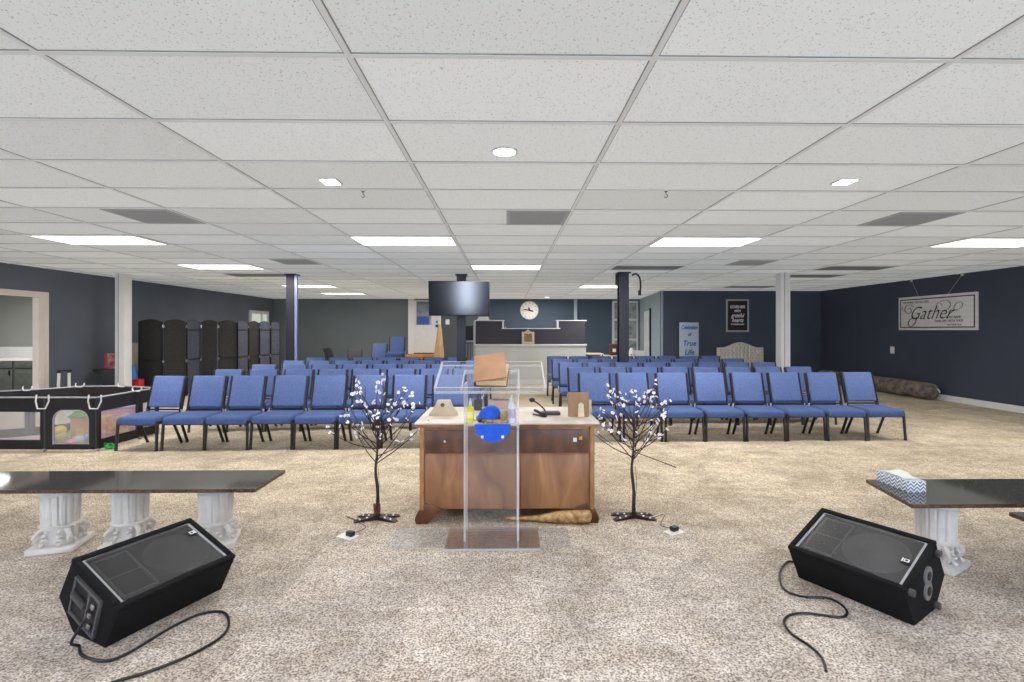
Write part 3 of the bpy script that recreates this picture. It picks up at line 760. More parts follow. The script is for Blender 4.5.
bm = new(); lathe(bm, [(.0235, .03), (.0235, .085)], 20); obj('paper_label', bm, mat('label_lilac', (196, 186, 214), .6, var=.2, vscale=50), t)
bm = new(); lathe(bm, [(.011, .13), (.011, .15), (.006, .152), (.006, .17), (0, .171)], 14); obj('pump_cap', bm, m_white, t)
# blue cap
t = thing('blue_hat', 'bright blue cloth hat resting on the lectern shelf', 'hat', (tanray(489) * 3.05, 3.05, sz), .2)
bm = new(); ball(bm, (0, 0, .02), .075, 3, (1, .8, 1.05))
for v in list(bm.verts):
    if v.co.z < .02: v.co.z = .02 - (.02 - v.co.z) * .1
    v.co.z += .2 * v.co.x * (1 if v.co.z > .025 else 0)
obj('crown', bm, m_blue, t)
bm = new(); box(bm, -.078, .07, -.06, .055, 0, .028, bev=.012); obj('lining', bm, m_black, t)
bm = new(); prism(bm, [(.06, .0), (.11, .015), (.125, .055), (.1, .07), (.07, .05)], -.04, .04, bev=.005); obj('side_flap', bm, mat('straw_cloth', (190, 176, 120), .8, var=.3, vscale=40), t)
bm = new(); box(bm, -.075, .09, -.03, .03, 0, .022, bev=.008)
o = obj('folded_tissue', bm, mat('crumpled_tan', (196, 170, 140), .8, col2=(90, 66, 50), vscale=40)); o.location = (tanray(494) * 3.0, 2.965 + .025, sz); tag(o, 'crumpled tan wrapper in front of blue cap on lectern shelf', 'wrapper')
# blue half round hanging from the shelf edge
bm = new(); rr = .112
poly = [(rr * math.cos(a), rr * .98 * math.sin(a)) for a in [PI + PI * k / 24 for k in range(25)]]
prism(bm, poly, -.004, .004)
t = thing('blue_half_round', 'bright blue half round cloth hanging below the lectern shelf', 'cloth', (tanray(492.5) * 2.95, 2.952, sz - .002))
obj('cloth', bm, m_blue, t)
bm = new()
for s in (-1, 1): box(bm, s * .062 - .008, s * .062 + .008, -.009, -.0045, -.085, -.068, bev=.002)
obj('clip', bm, m_paper, t)

# ------------------------------------------------------------ blossom trees
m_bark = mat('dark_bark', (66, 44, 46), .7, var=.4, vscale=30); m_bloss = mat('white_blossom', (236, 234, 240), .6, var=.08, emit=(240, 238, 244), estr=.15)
bm = new()
for k in range(5):
    a = 2 * PI * k / 5
    ball(bm, (math.cos(a) * .008, math.sin(a) * .008, .002), .0065, 1, (1.1, 1.1, .7))
ball(bm, (0, 0, .005), .004, 1)
proto_b = obj('blossom', bm, m_bloss); bl_mesh = proto_b.data; bpy.data.objects.remove(proto_b)
def tree(px, label, seed, straggler):
    r = random.Random(seed)
    x = tanray(px) * 3.6; y = 3.62
    t = thing('blossom_tree', label, 'artificial tree', (x, y, 0), 0, 'lit blossom trees beside the desk')
    bm = new(); sway = .012
    tube(bm, smooth_path([(0, 0, .01), (.004, 0, .2), (-sway, 0, .36), (0, 0, .5), (.006, 0, .75)], 4), [.014] * 4 + [.012] * 4 + [.010] * 4 + [.008] * 4 + [.006], 8)
    obj('trunk', bm, m_bark, t)
    tips = []; bm = new()
    for i in range(26):
        a = i * 2.399 + r.uniform(-.3, .3); z0 = .42 + .34 * (i / 26) + r.uniform(-.02, .02)
        L = r.uniform(.30, .50) * (1 - .3 * i / 26)
        out = r.uniform(.5, 1.05) * (1 - .5 * (i / 26)); up = r.uniform(.35, .8)
        d = Vector((math.cos(a) * out, math.sin(a) * out, up)).normalized()
        p0 = Vector((0, 0, z0)); p1 = p0 + d * L * .5 + Vector((0, 0, -.01)); p2 = p0 + d * L + Vector((r.uniform(-.02, .02), r.uniform(-.02, .02), .03))
        tube(bm, smooth_path([p0, p1, p2], 3), [.0045, .0042, .004, .0034, .003, .0026, .002], 5)
        tips += [p2, p1 * .35 + p2 * .65]
        for q in range(3):
            f = r.uniform(.35, .85); s0 = p0.lerp(p2, f); sd = (d + Vector((r.uniform(-.7, .7), r.uniform(-.7, .7), r.uniform(-.1, .5)))).normalized()
            s1 = s0 + sd * r.uniform(.05, .11); tube(bm, [s0, s1], [.0022, .0014], 4); tips.append(s1)
    if straggler:
        tube(bm, smooth_path([(0, 0, .50), (.12, -.02, .46), (.31, -.04, .39)], 4), .0035, 5)
    obj('branches', bm, m_bark, t)
    r.shuffle(tips)
    for q in tips[:98]:
        o = bpy.data.objects.new('blossom', bl_mesh); C.objects.link(o); o.parent = t; o.location = q
        o.rotation_euler = (r.uniform(0, 3), r.uniform(-1, 1), r.uniform(0, 6)); s = r.uniform(.75, 1.25); o.scale = (s, s, s)
    bm = new()
    for a in (.35, PI - .35):
        M = Matrix.Rotation(a, 4, 'Z')
        prism(bm, [(-.17, 0), (.17, 0), (.15, .012), (.03, .03), (-.03, .03), (-.15, .012)], -.022, .022, M=M)
    obj('base', bm, mat('maroon_base', (52, 26, 28), .5, var=.3, vscale=20), t)
    for a in (.35, PI - .35):
        for s in (-.12, -.07, .07, .12):
            bm = new(); ball(bm, (math.cos(a) * s, math.sin(a) * s - .015, .026 if abs(s) < .1 else .02), .008, 1); obj('bead', bm, m_bloss, t)
    bm = new(); tube(bm, smooth_path([(.01, -.012, .4), (.02, -.02, .25), (.008, -.016, .12), (.015, -.03, .03)], 4), .002, 5); obj('wire', bm, m_black, t)
    if not straggler:
        bm = new()
        for s in (-1, 1): tube(bm, [(0, 0, .0), (s * .012, -.005, .06), (s * .02, -.01, .12)], [.012, .014, .008], 8)
        obj('sleeve', bm, mat('maroon_sleeve', (110, 60, 70), .6), t)
    return t
tree(376.5, 'small white blossom tree standing left of the desk', 11, False)
tree(634, 'small white blossom tree standing right of the desk', 23, True)
for (px, py, s, lb) in ((350, 536, -1, 'left'), (674, 531, 1, 'right')):
    p = on_level(px, py, PH)
    t = thing('power_adapter', f'black power adapter on white paper in front of {lb} blossom tree', 'adapter', (p.x, p.y, PH + .001), s * .5)
    bx('adapter_box', (-.022, .028, -.018, .018, .002, .03), m_black, t, .004)
    bm = new(); prism(bm, [(-.07, 0), (.05, 0), (.05, .0015), (-.07, .0015)], -.05, .03); obj('paper_tag', bm, m_paper, t, smooth=False)
    bm = new(); tx_ = tanray(376.5 if s < 0 else 634) * 3.6 - s * -.12
    pts = [(p.x + s * -.02, p.y + .02, PH + .012), (p.x - s * .07, PYF - .04, PH + .02), (tx_ + s * .02, 3.34, PH + .03), (tx_ - s * .06, 3.5, .02)]
    tube(bm, smooth_path(pts, 6), .0022, 5); o = obj('thin_wire', bm, m_black); tag(o, f'thin black wire from {lb} blossom tree to its adapter', 'wire')

# ------------------------------------------------------------ granite benches
def pedestal_parts(bm, bml, bmp, zt, rot):
    pass
def bench(name, label, x0, x1, y0, y1, zt, peds, rz=0, group=None, skew=0):
    cx, cy = (x0 + x1) / 2, (y0 + y1) / 2
    t = thing(name, label, 'bench', (cx, cy, 0), rz, group)
    bm = new(); vs = box(bm, x0 - cx, x1 - cx, y0 - cy, y1 - cy, zt - .022, zt)
    for v in bm.verts:
        if v.co.x < 0 and skew: v.co.x += skew * (1 if v.co.y > 0 else -1)
    for f in bm.faces:
        f.normal_update(); f.material_index = 0 if f.normal.z > .5 else 1
    obj('granite_top', bm, [m_granite, m_granedge], t, smooth=False)
    for (px, py, pr) in peds:
        zb = zt - .0225
        # square plinth and scrolled leaves below, fluted shaft above
        bm = new(); M = Matrix.Translation((px, py, 0)) @ Matrix.Rotation(pr, 4, 'Z')
        box(bm, -.128, .128, -.128, .128, 0, .04, bev=.01, M=M)
        pd = obj('pedestal', bm, m_plaster, t)
        bm = new(); n = 64
        rings = []
        prof = [(.085, .04), (.08, .055), (.082, .09), (.09, .13), (.106, .15), (.106, .16), (.099, .165), (.104, zb - .055), (.11, zb - .05), (.114, zb - .04), (.109, zb - .03), (.118, zb - .02), (.122, zb)]
        for i, (r, z) in enumerate(prof):
            fl = .0
            ring = []
            for k in range(n):
                a = 2 * PI * k / n
                rr = r - (.009 * max(0, math.cos(a * 16)) if 6 <= i <= 7 else 0)
                ring.append(bm.verts.new(M @ Vector((rr * math.cos(a), rr * math.sin(a), z))))
            rings.append(ring)
        for a, b in zip(rings, rings[1:]):
            for k in range(n): bm.faces.new((a[k], a[(k + 1) % n], b[(k + 1) % n], b[k]))
        bm.faces.new(rings[0][::-1]); bm.faces.new(rings[-1])
        obj('fluted_shaft', bm, m_plaster, pd)
        bm = new()
        for k in range(4):     # corner scrolls
            a = PI / 4 + k * PI / 2; d = Vector((math.cos(a), math.sin(a), 0))
            pts = []
            for j in range(15):
                th = j / 14 * 2.6 * PI; r = .028 * (1 - j / 18)
                pts.append(M @ (d * (.118 + r * math.cos(th + .5)) + Vector((0, 0, .078 + r * math.sin(th + .5)))))
            tube(bm, pts, .009, 6)
            tube(bm, [M @ (d * .085 + Vector((0, 0, .14))), M @ (d * .11 + Vector((0, 0, .128))), M @ (d * .14 + Vector((0, 0, .1)))], [.015, .016, .009], 8)
        for k in range(8):     # leaves
            a = k * PI / 4 + (PI / 8); d = Vector((math.cos(a), math.sin(a), 0)); s = Vector((-math.sin(a), math.cos(a), 0))
            for j in range(4):
                ball(bm, M @ (d * (.09 + .008 * j) + Vector((0, 0, .13 - .024 * j)) + s * (.006 * (-1) ** j)), .015, 1, (1, 1, .9))
            ball(bm, M @ (d * .118 + Vector((0, 0, .05))), .014, 1)
        obj('scroll_leaves', bm, m_plaster, pd)
    return t
a = on_level(253, 489, .43); b = on_level(287, 470, .43)
LX1 = (a.x + b.x) / 2; LYf, LYb = a.y, b.y
cx = (LX1 - 3.9) / 2 - .0
def pedx(px, y): return tanray(px) * y
x0 = -4.05; cx = (x0 + LX1) / 2; yc = (LYf + LYb) / 2
bench('granite_bench', 'long dark granite bench on white pedestals at left foreground', x0, LX1, LYf, LYb, .43,
      [(pedx(64, yc) - cx, -.02, .25), (pedx(128.5, yc) - cx, .02, .2), (pedx(216, yc) - cx, 0, .35)])
a = on_level(912, 504.5, .43); b = on_level(866, 479.5, .43)
RX0 = (a.x + b.x) / 2; ycr = (a.y + b.y) / 2; cx = (RX0 + RX0 + 1.7) / 2
bench('granite_bench', 'dark granite bench with tissue box on right foreground', RX0, RX0 + 1.7, a.y, b.y, .43,
      [(pedx(934, ycr - .02) - cx, -.03, .5), (.55, 0, .3)], skew=(b.x - a.x) / 2)
p = on_level(1009, 513, .40)
bench('granite_bench', 'second granite bench cut off at right edge of photo', p.x + .0, p.x + 1.3, p.y - .42, p.y , .405, [(.2, 0, .2)])
# tissue box
p = on_level(908, 493, .43)
t = thing('tissue_box', 'white tissue box with blue chevron pattern on right granite bench', 'tissue box', (p.x + .058, p.y + .125, .4305), .02)
mz = bpy.data.materials.new('chevron_card'); mz.use_nodes = True; nt = mz.node_tree; n = nt.nodes; l = nt.links
tc = n.new('ShaderNodeTexCoord'); sp = n.new('ShaderNodeSeparateXYZ'); l.new(tc.outputs['Object'], sp.inputs[0])
def mth(op, a_, b_=None):
    q = n.new('ShaderNodeMath'); q.operation = op
    for i, v in enumerate((a_, b_)):
        if v is None: continue
        if isinstance(v, (int, float)): q.inputs[i].default_value = v
        else: l.new(v, q.inputs[i])
    return q.outputs[0]
u = mth('ADD', sp.outputs['X'], sp.outputs['Y']); tri = mth('PINGPONG', u, .02); s_ = mth('ADD', tri, sp.outputs['Z']); pp = mth('PINGPONG', s_, .011); g_ = mth('GREATER_THAN', pp, .0065)
mx = n.new('ShaderNodeMix'); mx.data_type = 'RGBA'; mx.inputs['A'].default_value = lin((238, 240, 244)); mx.inputs['B'].default_value = lin((88, 112, 150)); l.new(g_, mx.inputs['Factor']); l.new(mx.outputs['Result'], n['Principled BSDF'].inputs['Base Color'])
bx('carton', (-.058, .058, -.12, .12, 0, .068), mz, t, .002)
bm = new(); r = random.Random(3)
bmesh.ops.create_grid(bm, x_segments=8, y_segments=12, size=1)
for v in bm.verts:
    x, y = v.co.x, v.co.y; v.co = Vector((x * .042, y * .08, .070 + max(0, (1 - x * x) * (1 - y * y)) * .03 + r.uniform(0, .006)))
obj('tissue', bm, m_paper, t)

# ------------------------------------------------------------ stage monitors
m_grille = mat('speaker_grille', (92, 92, 94), .45, col2=(40, 40, 42), vscale=320, metal=.3)
m_grilled = mat('grille_dark', (74, 74, 77), .45, col2=(36, 36, 38), vscale=320, metal=.3)
m_perf = bpy.data.materials.new('perforated_grille'); m_perf.use_nodes = True
_n = m_perf.node_tree.nodes; _l = m_perf.node_tree.links
_b = _n['Principled BSDF']; _b.inputs['Base Color'].default_value = lin((62, 62, 64)); _b.inputs['Roughness'].default_value = .45
_t = _n.new('ShaderNodeBsdfTransparent'); _m = _n.new('ShaderNodeMixShader'); _v = _n.new('ShaderNodeTexVoronoi'); _v.inputs['Scale'].default_value = 170
_tc = _n.new('ShaderNodeTexCoord'); _g = _n.new('ShaderNodeMapRange'); _g.inputs['To Min'].default_value = .42; _g.inputs['To Max'].default_value = .22
_l.new(_tc.outputs['Object'], _v.inputs['Vector']); _l.new(_v.outputs['Distance'], _g.inputs[0]); _l.new(_g.outputs[0], _m.inputs[0])
_l.new(_b.outputs[0], _m.inputs[1]); _l.new(_t.outputs[0], _m.inputs[2]); _l.new(_m.outputs[0], _n['Material Output'].inputs['Surface'])
def monitor(c0, c1, mirror, label):
    """c0 floor point of the handle-end front corner, c1 the other front corner"""
    c0 = Vector((c0.x, c0.y, 0)); c1 = Vector((c1.x, c1.y, 0)); Lv = (c1 - c0); L = .545; ax = Lv.normalized()
    pe = Vector((-ax.y, ax.x, 0)) * (1 if not mirror else -1)
    if pe.y < 0: pe = -pe
    t = thing('stage_monitor', label, 'speaker', c0)
    # local basis: X=pe(depth) Y=ax(length)
    M = Matrix(((pe.x, ax.x, 0, 0), (pe.y, ax.y, 0, 0), (0, 0, 1, 0), (0, 0, 0, 1)))
    prof = [(0, 0), (-.105, .187), (.281, .329), (.398, .141), (.268, 0)]
    bm = new(); prism(bm, prof, .002, L - .002, M=M, bev=.008)
    # recess frame ribs around the baffle
    D = Vector((-.105, 0, .187)); E = Vector((.281, 0, .329)); bdir = (E - D).normalized(); nrm = Vector((-bdir.z, 0, bdir.x)); BL = (E - D).length
    def bp(u, v, h): return D + bdir * u + Vector((0, v, 0)) + nrm * h
    def bbox(bm, u0, u1, v0, v1, h0, h1, mi=0, bev=0):
        B4 = Matrix(((bdir.x, 0, nrm.x, D.x), (0, 1, 0, 0), (bdir.z, 0, nrm.z, D.z), (0, 0, 0, 1)))
        box(bm, u0, u1, v0, v1, h0, h1, mi=mi, bev=bev, M=M @ B4)
    bbox(bm, 0, .03, 0, L, 0, .022, bev=.006); bbox(bm, BL - .03, BL, 0, L, 0, .022, bev=.006); bbox(bm, .03, BL - .03, 0, .025, 0, .022, bev=.004); bbox(bm, .03, BL - .03, L - .025, L, 0, .022, bev=.004)
    obj('cabinet', bm, m_blackmat, t)
    # curved grille
    bm = new(); nu, nv = 10, 28; u0, u1, v0, v1 = .034, BL - .034, .032, L - .032; vg = []
    for i in range(nu + 1):
        row = []
        for j in range(nv + 1):
            f = j / nv; hh = .004 + .03 * (1 - (2 * f - 1) ** 2) * .35 + .004
            row.append(bm.verts.new(M @ bp(u0 + (u1 - u0) * i / nu, v0 + (v1 - v0) * f, hh)))
        vg.append(row)
    for i in range(nu):
        for j in range(nv): bm.faces.new((vg[i][j], vg[i + 1][j], vg[i + 1][j + 1], vg[i][j + 1]))
    gr = obj('grille', bm, m_perf, t)
    bm = new()
    for vv in (v0, v1): bbox(bm, u0, u1, vv - .006, vv + .006, .0, .012)
    for uu in (u0 - .002, u1 + .002): bbox(bm, uu - .002, uu + .002, v0, v1, .0, .011)
    obj('grille_edge', bm, m_silver, t, smooth=False)
    # woofer seen through the grille, horn
    bm = new(); lv = .72 if True else .3
    def circ(bm, uc, vc, prof_, n=40, lift=.018):
        rings = []
        for (r_, h_) in prof_:
            rings.append([bm.verts.new(M @ bp(uc + r_ * math.cos(2 * PI * k / n), vc + r_ * math.sin(2 * PI * k / n), h_ + lift)) for k in range(n)])
        for a_, b_ in zip(rings, rings[1:]):
            for k in range(n): bm.faces.new((a_[k], a_[(k + 1) % n], b_[(k + 1) % n], b_[k]))
        if prof_[-1][0] > 0: bm.faces.new(rings[-1])
    wv = L * (.36 if mirror else .66); uc = BL * .5
    circ(bm, uc, wv, [(.148, 0), (.146, .002), (.132, .003), (.126, .0005), (.06, .0015), (.045, .004), (.02, .0055)], lift=.001)
    obj('woofer', bm, mat('woofer_dark', (70, 70, 72), .35, var=.2, vscale=20), t)
    bm = new()
    hv0, hv1 = (.05, .2) if not mirror else (L - .2, L - .05)
    bbox(bm, .06, BL - .06, hv0, hv0 + .01, .0005, .007); bbox(bm, .06, BL - .06, hv1 - .01, hv1, .0005, .007); bbox(bm, .06, .07, hv0, hv1, .0005, .007); bbox(bm, BL - .07, BL - .06, hv0, hv1, .0005, .007)
    bbox(bm, BL * .5 - .004, BL * .5 + .004, hv0 + .01, hv1 - .01, .0005, .005)
    obj('horn', bm, mat('horn_grey', (120, 118, 116), .5, var=.2, vscale=20), t)
    # badge
    bm = new(); bu, bv = (BL - .12, L - .062)
    if mirror: bu, bv = (.2, .062)
    bbox(bm, bu - .016, bu + .016, bv - .022, bv + .022, .016, .0185); bd = obj('badge', bm, m_ink, t, smooth=False)
    bm = new(); bbox(bm, bu - .011, bu + .011, bv - .013 if not mirror else bv - .013, bv + .009, .0186, .0192)
    obj('badge_square', bm, m_white_ink, bd, smooth=False)
    bm = new(); bbox(bm, bu - .006, bu + .006, bv - .008, bv + .004, .0193, .0198); obj('badge_mark', bm, m_ink, bd, smooth=False)
    bm = new(); bbox(bm, bu - .014, bu + .014, bv + .012, bv + .018, .0186, .0192); obj('badge_text', bm, m_white_ink, bd, smooth=False)
    return t, M, L, pe, ax, c0
a = on_level(104, 649, 0); b = on_level(218, 591, 0)
tl, ML, LL, peL, axL, cL = monitor(a, b, False, 'black wedge stage monitor speaker on left with handle and plugs at its end')
# end recess with handle and jack panel on the left monitor
def endbox(bm, u0, u1, z0, z1, d0, d1, M, sh=.36, bev=0, L=0, s=1):
    # plate on the end cap, sheared along the cabinet's slope
    vs = box(bm, u0, u1, d0, d1, z0, z1, bev=bev)
    for v in vs: v.co = M @ Vector((v.co.x, v.co.y, v.co.z))
R = Matrix.Translation((.145, 0, .155)) @ Matrix.Rotation(math.radians(-20), 4, 'Y') @ Matrix.Translation((0, 0, 0))
bm = new()
for q in ((-.11, .11, .085, .097), (-.11, .11, -.097, -.085), (-.11, -.098, -.085, .085), (.098, .11, -.085, .085), (-.03, -.018, -.085, .085)):
    box(bm, q[0], q[1], -.012, .003, q[2], q[3], bev=.002, M=ML @ R)
obj('end_panel', bm, mat('end_grey', (86, 86, 88), .5, var=.2, vscale=60), tl)
bm = new(); box(bm, -.098, .098, -.004, .002, -.085, .085, M=ML @ R); obj('end_recess', bm, m_ink, tl, smooth=False)
bm = new(); box(bm, -.018, .098, -.024, -.004, .0, .03, bev=.006, M=ML @ R); obj('handle', bm, mat('handle_grey', (70, 70, 72), .4, var=.2), tl)
bm = new()
bm.free()
for (u_, z_) in ((-.07, .05), (-.06, .0), (-.07, -.05)):
    bm = new(); box(bm, u_ - .012, u_ + .012, -.02, -.004, z_ - .012, z_ + .012, bev=.005, M=ML @ R); obj('plug', bm, m_chrome, tl)
a = on_level(915.5, 627, 0); b = on_level(798, 577.5, 0)
tr, MR, LR, peR, axR, cR = monitor(a, b, True, 'black wedge stage monitor speaker on right with round jack plate at its end')
bm = new()
for z_ in (.04, -.035): 
    pts = [(.15 + .045 * math.cos(q * PI / 12), .165 + z_ + .045 * math.sin(q * PI / 12)) for q in range(24)]
    prism(bm, pts, -.006, .002, M=MR)
obj('jack_plate', bm, mat('jack_plate_grey', (120, 120, 122), .4, var=.1), tr)
bm = new()
for z_ in (.04, -.035):
    pts = [(.15 + .022 * math.cos(q * PI / 12), .165 + z_ + .022 * math.sin(q * PI / 12)) for q in range(24)]
    prism(bm, pts, -.01, -.0065, M=MR)
obj('jack', bm, m_ink, tr)
for (u_, z_) in ((-.075, .19), (.26, .29), (.25, .03)):
    bm = new(); pts = [(u_ + .018 * math.cos(q * PI / 8), z_ + .018 * math.sin(q * PI / 8)) for q in range(16)]
    prism(bm, pts, -.022, .001, M=MR, bev=.003); obj('rubber_foot', bm, mat('rubber', (74, 72, 72), .6), tr)
def fpath(pts): return [Vector((q.x, q.y, .008)) for q in (on_level(a_, b_, .008) for a_, b_ in pts)]
bm = new(); st = cL + ML @ Vector((.08, -.03, .13))
pts = [st, st + Vector((-.02, -.05, -.06))] + fpath([(79, 646), (82, 655), (104, 661), (128, 653), (170, 628), (200, 614), (222, 612), (229, 621), (222, 636), (190, 655), (150, 671), (108, 684), (90, 692)])
pts[1].z = .06
tube(bm, smooth_path(pts, 6), .0062, 8); tag(obj('speaker_cable', bm, m_black), 'black cable looping on carpet beside the left stage monitor', 'cable')
bm = new()
pts = fpath([(795, 562), (787, 562), (780, 572), (783, 588), (800, 596), (828, 598), (843, 606), (847, 614), (838, 617), (806, 613), (790, 615), (784, 622), (792, 634), (810, 646), (822, 658), (826, 671)])
tube(bm, smooth_path(pts, 6), .0058, 8); tag(obj('speaker_cable', bm, m_black), 'black cable winding on carpet from the right stage monitor', 'cable')

# ------------------------------------------------------------ playpen
PZ = .62
rim = [(-60, 398), (45, 398.2), (97, 398.2), (139, 391.3), (158, 388.6), (124, 386.6), (82, 387), (30, 390.5), (-50, 394)]
pv = [on_level(a_, b_, PZ) for a_, b_ in rim]
t = thing('playpen', 'black fabric baby playpen with grey netting windows and white tube handles', 'playpen', (pv[1].x, pv[1].y, 0))
org = Vector((pv[1].x, pv[1].y, 0))
m_pen = mat('pen_fabric', (40, 38, 40), .8, var=.25, vscale=15)
for i in range(len(pv)):
    p0, p1 = pv[i], pv[(i + 1) % len(pv)]
    e = Vector((p1.x - p0.x, p1.y - p0.y, 0)); L = e.length; ax = e.normalized(); nn = Vector((ax.y, -ax.x, 0))
    M = Matrix(((ax.x, nn.x, 0, p0.x - org.x), (ax.y, nn.y, 0, p0.y - org.y), (0, 0, 1, 0), (0, 0, 0, 1)))
    bm = new(); h = .008
    if i == 1:
        # arched doorway panel
        n_ = 20; outer = [(0, 0.02), (L, 0.02), (L, PZ), (0, PZ)]
        m0, m1 = L * .17, L * .85; rc = .12
        arch = [(m1, .08)] + [(m1 - rc + rc * math.cos(q * PI / 16), PZ - .14 - rc + rc * math.sin(q * PI / 16)) for q in range(0, 9)] + [(m0 + rc + rc * math.cos(PI / 2 + q * PI / 16), PZ - .14 - rc + rc * math.sin(PI / 2 + q * PI / 16)) for q in range(0, 9)] + [(m0, .08)]
        box(bm, 0, m0, -h, h, .02, PZ, M=M); box(bm, m1, L, -h, h, .02, PZ, M=M); box(bm, m0, m1, -h, h, .02, .08, M=M); 
        # top band shaped over the arch
        poly = [(m0, PZ), (m0, PZ - .14 - rc)] + arch[::-1][1:-1] + [(m1, PZ)]
        prism(bm, poly, -h, h, M=M)
        obj('fabric_panel', bm, m_pen, t)
        bm = new(); tube(bm, [M @ Vector((q[0], -h - .002 if False else h + .002, q[1])) for q in arch], .006, 6); obj('piping', bm, m_silver, t)
        bm = new(); box(bm, m0, m1, -.002, .002, .07, PZ - .13, M=M); obj('net_window', bm, m_mesh, t, smooth=False)
    else:
        box(bm, 0, L, -h, h, .02, .13, M=M); box(bm, 0, L, -h, h, PZ - .16, PZ, M=M); box(bm, 0, .05, -h, h, .13, PZ - .16, M=M); box(bm, L - .05, L, -h, h, .13, PZ - .16, M=M)
        obj('fabric_panel', bm, m_pen, t, smooth=False)
        bm = new(); box(bm, .05, L - .05, -.002, .002, .125, PZ - .155, M=M); obj('net_window', bm, m_mesh, t, smooth=False)
    bm = new(); tube(bm, [M @ Vector((0, 0, PZ + .008)), M @ Vector((L, 0, PZ + .008))], .010, 8); obj('rim_tube', bm, m_silver, t)
    q0 = Vector((p0.x - org.x, p0.y - org.y, 0)); bm = new(); tube(bm, [q0, q0 + Vector((0, 0, PZ))], .014, 8); obj('post', bm, m_frame, t)
    # U shaped white handle bridging the corner
    bm = new(); o_ = M @ Vector((0, .03, 0)); sgn = 1
    hp = [Vector((-.06, -.04, PZ + .045)), Vector((-.065, -.045, PZ - .03)), Vector((-.04, -.05, PZ - .115)), Vector((.05, -.05, PZ - .115)), Vector((.085, -.045, PZ - .03)), Vector((.08, -.04, PZ + .045))]
    if p0.y > 6.2: hp = [Vector((v.x * .8, v.y, PZ + .005 + (v.z - PZ + .115) * .35)) for v in hp]
    tube(bm, [q0 + v for v in hp], .008, 6); obj('corner_handle', bm, m_white, t)
    bm = new(); ball(bm, q0 + Vector((0, 0, .018)), .02, 1, (1.3, 1.3, .8)); obj('rubber_foot', bm, m_silver, t)
# toys in the pen
cpen = sum(pv[1:8], Vector()) / 7
toys = [('toy_ball', 'ball', 'yellow', (222, 196, 60), (60, 420, .07)), ('toy_ball', 'ball', 'lilac', (168, 150, 214), (82, 424, .08)), ('toy_ball', 'ball', 'green', (90, 170, 90), (73, 428, .07)), ('toy_ball', 'ball', 'olive', (170, 160, 90), (62, 436, .07)),
        ('toy_ball', 'ball', 'sky blue', (110, 170, 220), (88, 434, .06)), ('toy_ball', 'ball', 'grey', (180, 184, 190), (78, 438, .06)), ('toy_ball', 'ball', 'pink', (220, 140, 180), (70, 442, .05))]
for nm, cat, cn, c_, (px, py, r_) in toys:
    p = on_level(px, py + 3, .03); yy = 5.78 + (445 - py) * .03; xx = tanray(px) * yy
    bm = new(); ball(bm, (0, 0, 0), r_, 3); o = obj(nm, bm, mat('toy_' + cn.replace(' ', '_'), c_, .5, var=.2, vscale=20)); o.location = (xx, yy, r_ + .002)
    tag(o, f'{cn} toy ball seen through the playpen netting', cat)
t = thing('toy_house', 'orange and green plastic toy house inside the playpen', 'toy', (tanray(85) * 6.35, 6.35, 0), .2)
bx('walls', (-.11, .11, -.1, .1, 0, .3), mat('toy_orange', (232, 150, 90), .5, var=.2), t, .01)
bm = new(); prism(bm, [(-.14, .3), (.14, .3), (0, .42)], -.12, .12, bev=.005); obj('roof', bm, mat('toy_green', (110, 190, 80), .5), t)
bx('door', (-.04, .04, -.106, -.1, .0, .16), mat('toy_yellow', (230, 210, 80), .5), t)
t = thing('toy_box', 'pink and orange play box behind right netting panel of playpen', 'toy', (tanray(118) * 6.3, 6.32, 0), .55)
bx('carton', (-.26, .22, -.05, .1, 0, .4), mat('toy_pink', (226, 160, 168), .6, col2=(236, 190, 130), vscale=7), t, .008)
bx('picture', (-.2, .1, -.056, -.05, .1, .34), mat('toy_pic', (210, 110, 120), .6, col2=(240, 210, 120), vscale=14), t)
bx('lid', (-.265, .225, -.055, .105, .4, .42), mat('toy_lilac', (190, 170, 220), .6), t, .004)
bm = new(); box(bm, -1.0, .5, -.2, .35, .001, .02, bev=.008); o = obj('play_mat', bm, mat('mat_pink', (196, 160, 176), .8, col2=(150, 140, 160), vscale=3)); o.location = (tanray(30) * 6.0, 6.15, 0); tag(o, 'pinkish play mat on the floor inside the playpen', 'mat')
p = on_level(106, 450, 0)
t = thing('green_toy', 'small bright green toy on carpet in front of the playpen', 'toy', (p.x, p.y + .05, 0))
bm = new(); ball(bm, (0, 0, .035), .045, 3, (1.3, .9, .75)); obj('body', bm, m_green, t)
bm = new(); ball(bm, (.03, -.02, .06), .02, 2); ball(bm, (-.03, -.02, .06), .02, 2); obj('knob', bm, mat('dark_green', (10, 110, 50), .4), t)

# things along the left wall
p = on_x(64, 372, -7.85)
t = thing('hand_cart', 'white two bar push handle with black grips standing by left wall', 'cart', (-7.85, p.y, 0), .8)
for s in (-1, 1):
    bm = new(); tube(bm, [(s * .075, .1, .06), (s * .065, 0, .68)], .022, 10); obj('handle_bar', bm, m_white, t)
    bm = new(); tube(bm, [(s * .065, 0, .66), (s * .065, 0, .71)], .03, 10); obj('grip', bm, m_black, t)
bx('cross_bar', (-.1, .1, -.02, .02, .69, .715), m_black, t, .005)
bx('base_plate', (-.16, .16, -.05, .22, .03, .06), m_black, t, .005)
for s in (-1, 1):
    bm = new(); lathe(bm, [(.05, -.012), (.055, 0), (.05, .012)], 20); o = obj('wheel', bm, m_black, t); o.rotation_euler = (0, PI / 2, 0); o.location = (s * .18, .15, .055)
p = on_x(110, 368, -7.8)
t = thing('pedestal_stand', 'black pedestal stand by left wall behind white post', 'stand', (-7.78, p.y, 0), .3)
